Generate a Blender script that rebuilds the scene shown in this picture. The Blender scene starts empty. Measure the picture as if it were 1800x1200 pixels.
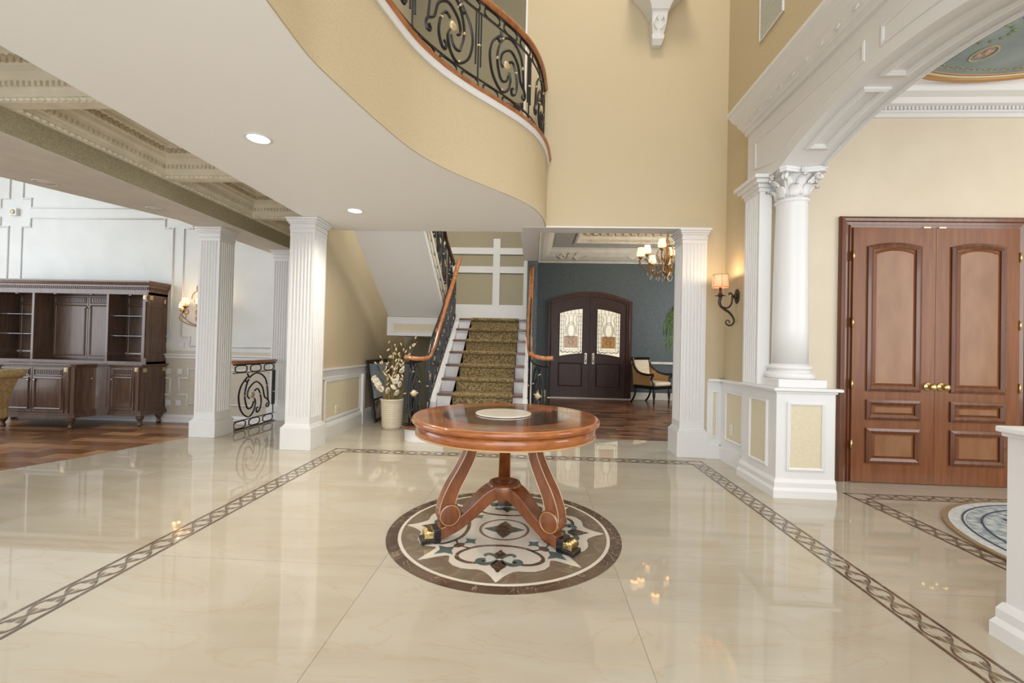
import bpy, bmesh, math, random
from math import pi, sin, cos, radians, sqrt, atan2
from mathutils import Vector, Matrix
random.seed(7)
S = bpy.context.scene
COL = S.collection

# ------------------------------------------------------------------ camera
F_PX, CAM_Z, ROLL, VP = 765.0, 1.212, radians(1.3), (939.0, 610.0)
_dy = Vector(((VP[0] - 900) / F_PX, -(VP[1] - 600) / F_PX, -1)).normalized()
_up = Vector((sin(ROLL), cos(ROLL), 0)); _up = (_up - _dy * _up.dot(_dy)).normalized()
_dx = _dy.cross(_up)
cam_data = bpy.data.cameras.new('camera')
cam = bpy.data.objects.new('camera', cam_data); COL.objects.link(cam)
cam_data.sensor_width = 36.0; cam_data.lens = 36.0 * F_PX / 1800.0
cam_data.clip_start = 0.05; cam_data.clip_end = 100
cam.matrix_world = Matrix.Translation((0, 0, CAM_Z)) @ Matrix((_dx, _dy, _up)).to_4x4()
S.camera = cam

# ------------------------------------------------------------------ world, light, exposure
W = bpy.data.worlds.new('world'); S.world = W; W.use_nodes = True
bg = W.node_tree.nodes['Background']
bg.inputs[0].default_value = (0.94, 0.965, 1.0, 1); bg.inputs[1].default_value = 1.25
S.view_settings.view_transform = 'Standard'; S.view_settings.look = 'None'
S.view_settings.gamma = 1.0; S.view_settings.use_curve_mapping = False
S.view_settings.exposure = 0.42
S.cycles.max_bounces = 8; S.cycles.diffuse_bounces = 5; S.cycles.glossy_bounces = 4
S.cycles.sample_clamp_indirect = 4.0; S.cycles.caustics_reflective = False; S.cycles.caustics_refractive = False

def area(name, loc, aim, sx, sy, power, col=(1, 1, 1)):
    d = bpy.data.lights.new(name, 'AREA'); d.shape = 'RECTANGLE'; d.size = sx; d.size_y = sy
    d.energy = power; d.color = col
    o = bpy.data.objects.new(name, d); COL.objects.link(o)
    o.location = loc
    o.rotation_euler = (Vector(aim) - Vector(loc)).to_track_quat('-Z', 'Y').to_euler()
    return o
def point(name, loc, power, col=(1, 0.8, 0.55), r=0.04):
    d = bpy.data.lights.new(name, 'POINT'); d.energy = power; d.color = col; d.shadow_soft_size = r
    o = bpy.data.objects.new(name, d); COL.objects.link(o); o.location = loc
    return o
# daylight from the entrance glazing behind the camera, the great-room windows, the dining-room and parlour windows
area('window_light_foyer', (0.3, -2.6, 2.7), (0.3, 4, 2.2), 4.6, 4.4, 150, (0.97, 0.98, 1.0))
area('window_light_great_room', (-9.7, 3.6, 2.6), (-4, 4.2, 1.2), 4.2, 3.6, 85, (0.86, 0.93, 1.0))
area('window_light_dining', (6.3, 1.0, 2.0), (3.4, 4.3, 1.6), 2.6, 2.8, 75, (1.0, 0.98, 0.96))
area('window_light_parlour', (4.85, 8.0, 1.9), (0.5, 8.4, 1.2), 2.4, 2.4, 110, (0.95, 0.97, 1.0))
area('stairwell_fill_light', (-0.75, 5.75, 4.35), (-0.95, 7.0, 0.9), 1.0, 0.5, 38, (1.0, 0.95, 0.88))  # added fill panel floating in the stairwell, brightens risers and landing wall
area('foyer_ceiling_light', (0.9, 2.4, 8.3), (0.9, 2.4, 0), 1.2, 1.2, 90, (1.0, 0.92, 0.80))

# ------------------------------------------------------------------ materials
MATS = {}
def mat(name, col, rough=0.5, metal=0.0, col2=None, vscale=4.0, stretch=(1, 1, 1), bump=0.0, bscale=60.0,
        coat=0.0, spec=0.5, detail=4.0, lo=0.35, hi=0.65, rand=False, emit=None, estr=0.0, trans=0.0, alpha=1.0):
    m = bpy.data.materials.new(name); m.use_nodes = True; nt = m.node_tree; N = nt.nodes; L = nt.links
    b = N['Principled BSDF']
    b.inputs['Base Color'].default_value = (*col, 1); b.inputs['Roughness'].default_value = rough
    b.inputs['Metallic'].default_value = metal; b.inputs['Specular IOR Level'].default_value = spec
    b.inputs['Coat Weight'].default_value = coat; b.inputs['Coat Roughness'].default_value = 0.06
    b.inputs['Transmission Weight'].default_value = trans; b.inputs['Alpha'].default_value = alpha
    if emit: b.inputs['Emission Color'].default_value = (*emit, 1); b.inputs['Emission Strength'].default_value = estr
    tc = N.new('ShaderNodeTexCoord'); mp = N.new('ShaderNodeMapping'); mp.inputs['Scale'].default_value = stretch
    L.new(tc.outputs['Object'], mp.inputs['Vector'])
    vec = mp.outputs['Vector']
    if rand:
        oi = N.new('ShaderNodeObjectInfo'); ad = N.new('ShaderNodeVectorMath'); ad.operation = 'MULTIPLY_ADD'
        cx = N.new('ShaderNodeCombineXYZ')
        for k in range(3): L.new(oi.outputs['Random'], cx.inputs[k])
        ad.inputs[1].default_value = (37, 53, 11); L.new(cx.outputs[0], ad.inputs[0]); L.new(vec, ad.inputs[2]); vec = ad.outputs[0]
    if col2 is not None:
        n = N.new('ShaderNodeTexNoise'); n.inputs['Scale'].default_value = vscale; n.inputs['Detail'].default_value = detail
        L.new(vec, n.inputs['Vector'])
        r = N.new('ShaderNodeValToRGB'); r.color_ramp.elements[0].position = lo; r.color_ramp.elements[1].position = hi
        r.color_ramp.elements[0].color = (*col, 1); r.color_ramp.elements[1].color = (*col2, 1)
        L.new(n.outputs['Fac'], r.inputs['Fac']); L.new(r.outputs['Color'], b.inputs['Base Color'])
    if bump:
        n2 = N.new('ShaderNodeTexNoise'); n2.inputs['Scale'].default_value = bscale; n2.inputs['Detail'].default_value = 3
        L.new(mp.outputs['Vector'], n2.inputs['Vector'])
        bp = N.new('ShaderNodeBump'); bp.inputs['Strength'].default_value = bump; bp.inputs['Distance'].default_value = 0.01
        L.new(n2.outputs['Fac'], bp.inputs['Height']); L.new(bp.outputs['Normal'], b.inputs['Normal'])
    MATS[name] = m
    return m

def marble(name, base, cloud, vein, rough=0.1, vs=1.1, vein_w=0.03, vein_amt=0.5, cs=1.6, rand=True, stretch=(1, 1, 1), rot=0.0):
    m = bpy.data.materials.new(name); m.use_nodes = True; nt = m.node_tree; N = nt.nodes; L = nt.links
    b = N['Principled BSDF']; b.inputs['Roughness'].default_value = rough; b.inputs['Specular IOR Level'].default_value = 0.62
    tc = N.new('ShaderNodeTexCoord'); mp = N.new('ShaderNodeMapping'); mp.inputs['Scale'].default_value = stretch
    mp.inputs['Rotation'].default_value = (0, 0, rot); L.new(tc.outputs['Object'], mp.inputs['Vector']); vec = mp.outputs['Vector']
    if rand:
        oi = N.new('ShaderNodeObjectInfo'); cx = N.new('ShaderNodeCombineXYZ')
        for k in range(3): L.new(oi.outputs['Random'], cx.inputs[k])
        ad = N.new('ShaderNodeVectorMath'); ad.operation = 'MULTIPLY_ADD'; ad.inputs[1].default_value = (41, 67, 13)
        L.new(cx.outputs[0], ad.inputs[0]); L.new(vec, ad.inputs[2]); vec = ad.outputs[0]
    c = N.new('ShaderNodeTexNoise'); c.inputs['Scale'].default_value = cs; c.inputs['Detail'].default_value = 6; c.inputs['Distortion'].default_value = 0.6
    L.new(vec, c.inputs['Vector'])
    r1 = N.new('ShaderNodeValToRGB'); r1.color_ramp.elements[0].position = 0.35; r1.color_ramp.elements[1].position = 0.68
    r1.color_ramp.elements[0].color = (*base, 1); r1.color_ramp.elements[1].color = (*cloud, 1)
    L.new(c.outputs['Fac'], r1.inputs['Fac'])
    v = N.new('ShaderNodeTexNoise'); v.inputs['Scale'].default_value = vs; v.inputs['Detail'].default_value = 7; v.inputs['Distortion'].default_value = 1.4
    L.new(vec, v.inputs['Vector'])
    r2 = N.new('ShaderNodeValToRGB'); e = r2.color_ramp.elements
    e[0].position = 0.5 - vein_w; e[0].color = (0, 0, 0, 1); e[1].position = 0.5 + vein_w; e[1].color = (0, 0, 0, 1)
    mid = e.new(0.5); mid.color = (vein_amt, vein_amt, vein_amt, 1)
    L.new(v.outputs['Fac'], r2.inputs['Fac'])
    mx = N.new('ShaderNodeMix'); mx.data_type = 'RGBA'; mx.inputs[7].default_value = (*vein, 1)
    L.new(r2.outputs['Color'], mx.inputs[0]); L.new(r1.outputs['Color'], mx.inputs[6])
    L.new(mx.outputs[2], b.inputs['Base Color'])
    MATS[name] = m
    return m

def boards(name, c1, c2, bw, bl, rough=0.28, along='x', dark=(0.05, 0.02, 0.012)):
    """parquet too far away to pick its blocks apart: brick pattern with grain"""
    m = bpy.data.materials.new(name); m.use_nodes = True; nt = m.node_tree; N = nt.nodes; L = nt.links
    b = N['Principled BSDF']; b.inputs['Roughness'].default_value = rough
    tc = N.new('ShaderNodeTexCoord'); mp = N.new('ShaderNodeMapping')
    if along == 'y': mp.inputs['Rotation'].default_value = (0, 0, pi / 2)
    L.new(tc.outputs['Object'], mp.inputs['Vector'])
    br = N.new('ShaderNodeTexBrick'); br.inputs['Scale'].default_value = 1; br.inputs['Mortar Size'].default_value = 0.0015
    br.inputs['Brick Width'].default_value = bl; br.inputs['Row Height'].default_value = bw
    br.inputs['Color1'].default_value = (*c1, 1); br.inputs['Color2'].default_value = (*c2, 1); br.inputs['Mortar'].default_value = (*dark, 1)
    L.new(mp.outputs[0], br.inputs['Vector'])
    mp2 = N.new('ShaderNodeMapping'); mp2.inputs['Scale'].default_value = (2, 30, 1) if along == 'x' else (30, 2, 1)
    L.new(tc.outputs['Object'], mp2.inputs['Vector'])
    n = N.new('ShaderNodeTexNoise'); n.inputs['Scale'].default_value = 1.5; n.inputs['Detail'].default_value = 5; L.new(mp2.outputs[0], n.inputs['Vector'])
    mx = N.new('ShaderNodeMix'); mx.data_type = 'RGBA'; mx.blend_type = 'MULTIPLY'; mx.inputs[0].default_value = 0.6
    r = N.new('ShaderNodeValToRGB'); r.color_ramp.elements[0].color = (0.45, 0.4, 0.38, 1); r.color_ramp.elements[1].color = (1.25, 1.25, 1.25, 1)
    r.color_ramp.elements[0].position = 0.3; r.color_ramp.elements[1].position = 0.7
    L.new(n.outputs['Fac'], r.inputs['Fac']); L.new(br.outputs['Color'], mx.inputs[6]); L.new(r.outputs['Color'], mx.inputs[7])
    L.new(mx.outputs[2], b.inputs['Base Color'])
    MATS[name] = m
    return m

marble('marble', (0.43, 0.382, 0.297), (0.49, 0.452, 0.372), (0.40, 0.29, 0.17), rough=0.03, vs=1.3, vein_w=0.014, vein_amt=0.26, cs=1.3, stretch=(0.7, 2.6, 1), rot=0.35)
mat('grout', (0.42, 0.37, 0.29), 0.5)
marble('emperador_dark', (0.075, 0.048, 0.032), (0.14, 0.095, 0.062), (0.45, 0.36, 0.27), 0.12, 6, 0.012, 0.7, 5, False)
marble('emperador_light', (0.165, 0.125, 0.082), (0.22, 0.17, 0.115), (0.36, 0.28, 0.2), 0.12, 4, 0.03, 0.4, 4, False)
marble('cream_marble', (0.70, 0.64, 0.54), (0.76, 0.71, 0.62), (0.6, 0.52, 0.4), 0.12, 2, 0.02, 0.2, 3, False)
mat('teal_marble', (0.07, 0.115, 0.105), 0.14, col2=(0.12, 0.17, 0.155), vscale=9)
mat('white_paint', (0.70, 0.70, 0.695), 0.38)
mat('ceiling_white', (0.90, 0.90, 0.89), 0.7)
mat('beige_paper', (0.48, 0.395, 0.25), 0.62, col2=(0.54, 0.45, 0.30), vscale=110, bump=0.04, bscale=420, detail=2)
mat('soft_beige', (0.64, 0.565, 0.44), 0.65, col2=(0.67, 0.595, 0.47), vscale=3, bump=0.03, bscale=150)
mat('panel_beige', (0.60, 0.54, 0.38), 0.6, col2=(0.66, 0.59, 0.43), vscale=60, bump=0.1, bscale=200)
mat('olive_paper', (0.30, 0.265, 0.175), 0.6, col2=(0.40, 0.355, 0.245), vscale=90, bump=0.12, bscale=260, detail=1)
mat('pale_paper', (0.64, 0.66, 0.64), 0.6, col2=(0.68, 0.70, 0.68), vscale=3, bump=0.03, bscale=150)
mat('greige_paper', (0.50, 0.46, 0.38), 0.6, col2=(0.55, 0.51, 0.43), vscale=25, bump=0.05, bscale=150)
mat('blue_paper', (0.048, 0.066, 0.070), 0.5, col2=(0.115, 0.138, 0.135), vscale=55, bump=0.1, bscale=140, detail=3, lo=0.3, hi=0.7)
mat('ivory_plaster', (0.70, 0.65, 0.53), 0.55, col2=(0.77, 0.72, 0.60), vscale=8, bump=0.05, bscale=80)
mat('taupe_plaster', (0.60, 0.565, 0.50), 0.6, col2=(0.65, 0.615, 0.545), vscale=6)
mat('plaster_tan', (0.44, 0.37, 0.25), 0.6, col2=(0.54, 0.47, 0.34), vscale=10)
boards('parquet', (0.085, 0.032, 0.016), (0.33, 0.165, 0.085), 0.10, 0.36, rough=0.22)
boards('parquet_warm', (0.18, 0.075, 0.032), (0.56, 0.31, 0.15), 0.20, 0.55, rough=0.25)
mat('door_wood', (0.165, 0.055, 0.019), 0.34, col2=(0.215, 0.08, 0.030), vscale=3, stretch=(10, 10, 0.7), coat=0.1, spec=0.3)
mat('door_panel_wood', (0.20, 0.085, 0.034), 0.3, col2=(0.29, 0.145, 0.068), vscale=2.2, stretch=(3.2, 3.2, 1.1), coat=0.12, spec=0.35, detail=8, lo=0.3, hi=0.75)
mat('door_moulding_wood', (0.098, 0.029, 0.011), 0.26, col2=(0.15, 0.05, 0.02), vscale=3, stretch=(8, 8, 0.7), coat=0.3)
mat('dark_door_wood', (0.032, 0.012, 0.009), 0.4, col2=(0.06, 0.022, 0.014), vscale=5, stretch=(12, 12, 1))
mat('rail_wood', (0.30, 0.105, 0.035), 0.25, col2=(0.42, 0.17, 0.06), vscale=4, stretch=(6, 1, 6), coat=0.4)
mat('rail_wood_dark', (0.09, 0.03, 0.018), 0.25, col2=(0.15, 0.05, 0.027), vscale=4, coat=0.4)
mat('tread_wood', (0.10, 0.04, 0.02), 0.3, col2=(0.17, 0.07, 0.035), vscale=4, stretch=(1.5, 14, 14), coat=0.2)
mat('table_wood', (0.25, 0.068, 0.015), 0.16, col2=(0.38, 0.125, 0.032), vscale=3, stretch=(3, 3, 9), coat=0.4, detail=6)
mat('table_wood_dark', (0.055, 0.018, 0.008), 0.12, col2=(0.11, 0.038, 0.015), vscale=6, stretch=(2, 6, 1), coat=0.8)
mat('table_leg_wood', (0.145, 0.042, 0.013), 0.25, col2=(0.24, 0.078, 0.025), vscale=4, stretch=(4, 4, 1.5), coat=0.35)
mat('table_diamond_wood', (0.20, 0.10, 0.035), 0.18, col2=(0.30, 0.16, 0.06), vscale=10, coat=0.6)
mat('string_inlay', (0.50, 0.29, 0.12), 0.25, coat=0.4)
mat('cabinet_wood', (0.085, 0.048, 0.032), 0.3, col2=(0.135, 0.080, 0.055), vscale=4, stretch=(9, 9, 0.8), coat=0.35)
mat('cabinet_wood_inner', (0.085, 0.05, 0.035), 0.38, col2=(0.13, 0.08, 0.056), vscale=4, stretch=(9, 9, 0.8), coat=0.2)
mat('black_lacquer', (0.012, 0.010, 0.010), 0.22, coat=0.5)
mat('iron', (0.010, 0.010, 0.011), 0.32, spec=0.4)
mat('bronze', (0.045, 0.036, 0.028), 0.42, metal=0.7, col2=(0.08, 0.062, 0.045), vscale=30)
mat('aged_gold', (0.42, 0.28, 0.12), 0.4, metal=0.75, col2=(0.30, 0.19, 0.09), vscale=30)
mat('gold_leaf', (0.56, 0.45, 0.27), 0.4, metal=0.45)
mat('brass', (0.75, 0.58, 0.26), 0.18, metal=1.0)
mat('nickel', (0.62, 0.60, 0.54), 0.25, metal=1.0)
mat('shade_fabric', (0.72, 0.46, 0.28), 0.7, emit=(1.0, 0.50, 0.23), estr=0.42)
mat('shade_glow', (0.95, 0.82, 0.62), 0.7, emit=(1.0, 0.62, 0.32), estr=1.3)
mat('shade_trim', (0.45, 0.22, 0.12), 0.7)
mat('bulb', (1, 0.9, 0.75), 0.4, emit=(1.0, 0.82, 0.58), estr=9)
mat('downlight_lens', (1, 1, 1), 0.4, emit=(1.0, 0.97, 0.9), estr=7)
mat('crystal', (0.9, 0.82, 0.7), 0.05, trans=0.7)
mat('clear_glass', (0.75, 0.9, 0.93), 0.03, trans=0.9)
mat('leaded_glass', (0.68, 0.60, 0.44), 0.15, col2=(0.82, 0.76, 0.62), vscale=14, emit=(0.95, 0.86, 0.66), estr=0.42)  # emission stands in for daylight coming through the door panes
mat('amber_glass', (0.40, 0.20, 0.08), 0.12, col2=(0.52, 0.30, 0.13), vscale=12, emit=(0.6, 0.3, 0.1), estr=0.16)  # faint emission imitates daylight behind the amber pane
mat('lead_came', (0.05, 0.048, 0.04), 0.4, metal=0.5)
mat('ceramic', (0.66, 0.60, 0.46), 0.3, coat=0.3)
mat('soil', (0.08, 0.055, 0.03), 0.9)
mat('dried_stem', (0.25, 0.19, 0.075), 0.8, col2=(0.36, 0.28, 0.13), vscale=30)
mat('dried_pod', (0.72, 0.55, 0.30), 0.7, col2=(0.80, 0.66, 0.42), vscale=30)
mat('white_petal', (0.82, 0.76, 0.62), 0.7)
mat('fern_leaf', (0.10, 0.22, 0.035), 0.5, col2=(0.20, 0.36, 0.07), vscale=20)
mat('terracotta', (0.35, 0.16, 0.08), 0.7)
mat('chair_fabric', (0.62, 0.50, 0.33), 0.75, col2=(0.72, 0.61, 0.44), vscale=25)
mat('chair_side_fabric', (0.48, 0.29, 0.12), 0.75, col2=(0.56, 0.36, 0.16), vscale=25)
mat('armchair_fabric', (0.32, 0.23, 0.10), 0.75, col2=(0.46, 0.35, 0.17), vscale=30)
mat('outlet_plastic', (0.72, 0.68, 0.58), 0.35)
mat('vent_grey', (0.60, 0.60, 0.55), 0.5)
mat('slot_dark', (0.03, 0.03, 0.03), 0.6)
mat('rug_blue', (0.24, 0.30, 0.34), 0.9, col2=(0.56, 0.60, 0.59), vscale=22, detail=5, lo=0.38, hi=0.62)
mat('rug_pale', (0.50, 0.54, 0.55), 0.9, col2=(0.66, 0.68, 0.66), vscale=30)
mat('rug_navy', (0.05, 0.07, 0.12), 0.9)
mat('rug_brown', (0.30, 0.20, 0.11), 0.9)
mat('sky_paint', (0.17, 0.225, 0.24), 0.55, col2=(0.31, 0.38, 0.39), vscale=2.2, detail=6, lo=0.3, hi=0.7)
mat('coral_paint', (0.58, 0.32, 0.22), 0.5)
mat('leaf_paint', (0.20, 0.27, 0.13), 0.5)
mat('copper_gilt', (0.48, 0.25, 0.10), 0.35, metal=0.4)
mat('photo_sky', (0.25, 0.35, 0.5), 0.25, col2=(0.62, 0.68, 0.72), vscale=5)
mat('photo_low', (0.12, 0.09, 0.08), 0.25, col2=(0.5, 0.42, 0.38), vscale=9)

def runner_mat():
    m = bpy.data.materials.new('runner_carpet'); m.use_nodes = True; nt = m.node_tree; N = nt.nodes; L = nt.links
    b = N['Principled BSDF']; b.inputs['Roughness'].default_value = 0.95; b.inputs['Specular IOR Level'].default_value = 0.1
    tc = N.new('ShaderNodeTexCoord')
    n = N.new('ShaderNodeTexNoise'); n.inputs['Scale'].default_value = 55; n.inputs['Detail'].default_value = 2; L.new(tc.outputs['Object'], n.inputs['Vector'])
    r = N.new('ShaderNodeValToRGB'); r.color_ramp.elements[0].position = 0.38; r.color_ramp.elements[1].position = 0.62
    r.color_ramp.elements[0].color = (0.10, 0.07, 0.03, 1); r.color_ramp.elements[1].color = (0.34, 0.255, 0.13, 1)
    L.new(n.outputs['Fac'], r.inputs['Fac'])
    v = N.new('ShaderNodeTexVoronoi'); v.inputs['Scale'].default_value = 4.6; v.inputs['Randomness'].default_value = 0.0; L.new(tc.outputs['Object'], v.inputs['Vector'])
    r2 = N.new('ShaderNodeValToRGB'); e = r2.color_ramp.elements
    e[0].position = 0.05; e[0].color = (0.9, 0.9, 0.9, 1); e[1].position = 0.22; e[1].color = (0, 0, 0, 1)
    a = e.new(0.11); a.color = (0.1, 0.1, 0.1, 1); c = e.new(0.15); c.color = (0.7, 0.7, 0.7, 1)
    L.new(v.outputs['Distance'], r2.inputs['Fac'])
    mx = N.new('ShaderNodeMix'); mx.data_type = 'RGBA'; mx.inputs[7].default_value = (0.022, 0.02, 0.02, 1)
    L.new(r2.outputs['Color'], mx.inputs[0]); L.new(r.outputs['Color'], mx.inputs[6]); L.new(mx.outputs[2], b.inputs['Base Color'])
    MATS['runner_carpet'] = m
runner_mat()

# ------------------------------------------------------------------ mesh helpers
class MB:
    def __init__(s): s.v = []; s.f = []; s.sm = []
    def add(s, vs, fs, smooth=False, M=None):
        o = len(s.v)
        s.v += [tuple(M @ Vector(p)) if M else tuple(p) for p in vs]
        s.f += [tuple(i + o for i in f) for f in fs]; s.sm += [smooth] * len(fs)
        return s
    def box(s, x0, x1, y0, y1, z0, z1, M=None):
        v = [(x, y, z) for z in (z0, z1) for y in (y0, y1) for x in (x0, x1)]
        return s.add(v, [(0, 2, 3, 1), (4, 5, 7, 6), (0, 1, 5, 4), (2, 6, 7, 3), (0, 4, 6, 2), (1, 3, 7, 5)], False, M)
    def prism(s, poly, a, b, axis='z', M=None, smooth=False):
        n = len(poly)
        if axis == 'z': f = lambda p, t: (p[0], p[1], t)
        elif axis == 'y': f = lambda p, t: (p[0], t, p[1])
        else: f = lambda p, t: (t, p[0], p[1])
        v = [f(p, a) for p in poly] + [f(p, b) for p in poly]
        s.add(v, [tuple(range(n))[::-1], tuple(range(n, 2 * n))], False, M)
        return s.add(v, [(i, (i + 1) % n, n + (i + 1) % n, n + i) for i in range(n)], smooth, M)
    def lathe(s, prof, n=24, c=(0, 0), M=None, smooth=True, z0=0, caps=True):
        v = []
        for r, z in prof:
            for k in range(n):
                a = 2 * pi * k / n; v.append((c[0] + r * cos(a), c[1] + r * sin(a), z0 + z))
        fs = []
        for j in range(len(prof) - 1):
            for k in range(n):
                k2 = (k + 1) % n; fs.append((j * n + k, j * n + k2, (j + 1) * n + k2, (j + 1) * n + k))
        s.add(v, fs, smooth, M)
        if not caps:
            j = len(prof) - 1
            return s.add(v, [(j * n + k, j * n + (k + 1) % n, (k + 1) % n, k) for k in range(n)], smooth, M)
        if prof[0][0] > 1e-5: s.add(v[:n], [tuple(range(n))[::-1]], False, M)
        if prof[-1][0] > 1e-5: s.add(v[-n:], [tuple(range(n))], False, M)
        return s
    def tube(s, pts, r, n=6, M=None, flat=None):
        pts = [Vector(p) for p in pts]; m = len(pts)
        rs = r if isinstance(r, (list, tuple)) else [r] * m
        v = []; prev = None
        for i, p in enumerate(pts):
            t = (pts[min(i + 1, m - 1)] - pts[max(i - 1, 0)])
            if t.length < 1e-9: t = Vector((0, 0, 1))
            t.normalize()
            if prev is None:
                u = Vector((0, 0, 1)) if abs(t.z) < 0.9 else Vector((1, 0, 0))
                u = (u - t * u.dot(t)).normalized()
            else:
                u = prev - t * prev.dot(t)
                u = u.normalized() if u.length > 1e-6 else t.orthogonal().normalized()
            prev = u; w = t.cross(u)
            for k in range(n):
                a = 2 * pi * (k + 0.5) / n
                v.append(p + (u * cos(a) * (flat or 1.0) + w * sin(a)) * rs[i])
        fs = []
        for i in range(m - 1):
            for k in range(n):
                k2 = (k + 1) % n; fs.append((i * n + k, i * n + k2, (i + 1) * n + k2, (i + 1) * n + k))
        s.add(v, fs, n > 5, M)
        s.add(v[:n], [tuple(range(n))[::-1]], False, M); s.add(v[-n:], [tuple(range(n))], False, M)
        return s
    def sweep(s, prof, path, closed=False, M=None, smooth=False):
        """profile (d, z): d = offset to the left of the path direction in plan"""
        P = [Vector((p[0], p[1])) for p in path]; m = len(P); v = []; k = len(prof)
        for i in range(m):
            if closed: a, b = P[i - 1], P[(i + 1) % m]
            else: a, b = P[max(i - 1, 0)], P[min(i + 1, m - 1)]
            d1 = (P[i] - a); d2 = (b - P[i])
            if d1.length < 1e-9: d1 = d2
            if d2.length < 1e-9: d2 = d1
            d1.normalize(); d2.normalize()
            n1 = Vector((-d1.y, d1.x)); n2 = Vector((-d2.y, d2.x)); nn = n1 + n2
            nn = nn / max(nn.dot(n1), 0.2) if nn.length > 1e-6 else n1
            for d, z in prof: v.append((P[i].x + nn.x * d, P[i].y + nn.y * d, z))
        fs = []
        for i in range(m if closed else m - 1):
            j = (i + 1) % m
            for q in range(k):
                q2 = (q + 1) % k; fs.append((i * k + q, j * k + q, j * k + q2, i * k + q2))
        s.add(v, fs, smooth, M)
        if not closed:
            s.add(v[:k], [tuple(range(k))], False, M); s.add(v[-k:], [tuple(range(k))[::-1]], False, M)
        return s
    def ball(s, c, r, n=8, m=6, sc=(1, 1, 1), M=None):
        prof = [(r * sin(pi * j / m), -r * cos(pi * j / m)) for j in range(m + 1)]
        prof[0] = (1e-6, -r); prof[-1] = (1e-6, r)
        T = Matrix.Translation(c) @ Matrix.Diagonal((*sc, 1))
        return s.lathe(prof, n, M=(M @ T) if M else T)
    def loft(s, secs, M=None, smooth=False):
        n = len(secs[0]); v = [p for sec in secs for p in sec]; fs = []
        for i in range(len(secs) - 1):
            for k in range(n):
                k2 = (k + 1) % n; fs.append((i * n + k, i * n + k2, (i + 1) * n + k2, (i + 1) * n + k))
        s.add(v, fs, smooth, M); s.add(secs[0], [tuple(range(n))[::-1]], False, M); s.add(secs[-1], [tuple(range(n))], False, M)
        return s

ORG = {}
def tag(o, label=None, cat=None, group=None, kind=None):
    if label: o['label'] = label
    if cat: o['category'] = cat
    if group: o['group'] = group
    if kind: o['kind'] = kind
    return o
def mesh_from(name, mb, m, org=(0, 0, 0)):
    me = bpy.data.meshes.new(name)
    ox, oy, oz = org
    me.from_pydata([(x - ox, y - oy, z - oz) for x, y, z in mb.v], [], mb.f)
    me.polygons.foreach_set('use_smooth', mb.sm)
    b = bmesh.new(); b.from_mesh(me)
    bmesh.ops.remove_doubles(b, verts=b.verts, dist=1e-6)
    bmesh.ops.recalc_face_normals(b, faces=b.faces); b.to_mesh(me); b.free()
    me.materials.append(MATS[m] if isinstance(m, str) else m)
    return me
def obj(name, mb, m, parent=None, bev=0.0, seg=2, org=None):
    """world-space mesh data; stored relative to the parent's (or its own) origin"""
    base = ORG.get(parent.name, (0, 0, 0)) if parent else (0, 0, 0)
    if org is None: org = base
    o = bpy.data.objects.new(name, mesh_from(name, mb, m, org)); COL.objects.link(o)
    if parent: o.parent = parent
    o.location = tuple(org[i] - base[i] for i in range(3)); ORG[o.name] = tuple(org)
    if bev:
        md = o.modifiers.new('bevel', 'BEVEL'); md.width = bev; md.segments = seg; md.limit_method = 'ANGLE'; md.angle_limit = radians(40)
    return o
def inst(name, me, parent, loc, rotz=0.0, scale=None, rot=None):
    o = bpy.data.objects.new(name, me); COL.objects.link(o)
    base = ORG.get(parent.name, (0, 0, 0)) if parent else (0, 0, 0)
    if parent: o.parent = parent
    o.location = tuple(loc[i] - base[i] for i in range(3)); o.rotation_euler = rot or (0, 0, rotz); ORG[o.name] = tuple(loc)
    if scale: o.scale = scale
    return o
def thing(name, label, cat, loc=(0, 0, 0), group=None):
    o = bpy.data.objects.new(name, None); COL.objects.link(o); o.location = loc; o.empty_display_size = 0.1
    ORG[o.name] = tuple(loc)
    return tag(o, label, cat, group)
def struct(name, mb, m, bev=0.0, label=None, parent=None):
    o = obj(name, mb, m, parent, bev)
    if not parent: o['kind'] = 'structure'
    if label: o['label'] = label
    return o
def copy_tree(o, dloc, parent=None):
    c = o.copy(); COL.objects.link(c); b = ORG[o.name]; ORG[c.name] = tuple(b[i] + dloc[i] for i in range(3))
    if parent: c.parent = parent
    else: c.location = o.location + Vector(dloc)
    for ch in list(o.children): copy_tree(ch, dloc, c)
    return c
def cr(pts, n=6, closed=False):
    """Catmull-Rom through points of any dimension"""
    P = [tuple(p) for p in pts]; m = len(P); out = []
    for i in range(m if closed else m - 1):
        g = (lambda k: P[k % m]) if closed else (lambda k: P[min(max(k, 0), m - 1)])
        p0, p1, p2, p3 = g(i - 1), g(i), g(i + 1), g(i + 2)
        for j in range(n):
            t = j / n
            out.append(tuple(0.5 * (2 * b + (c - a) * t + (2 * a - 5 * b + 4 * c - d) * t * t + (3 * b - a - 3 * c + d) * t ** 3) for a, b, c, d in zip(p0, p1, p2, p3)))
    if not closed: out.append(P[-1])
    return out
def rect(x0, x1, y0, y1): return [(x0, y0), (x1, y0), (x1, y1), (x0, y1)]
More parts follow.
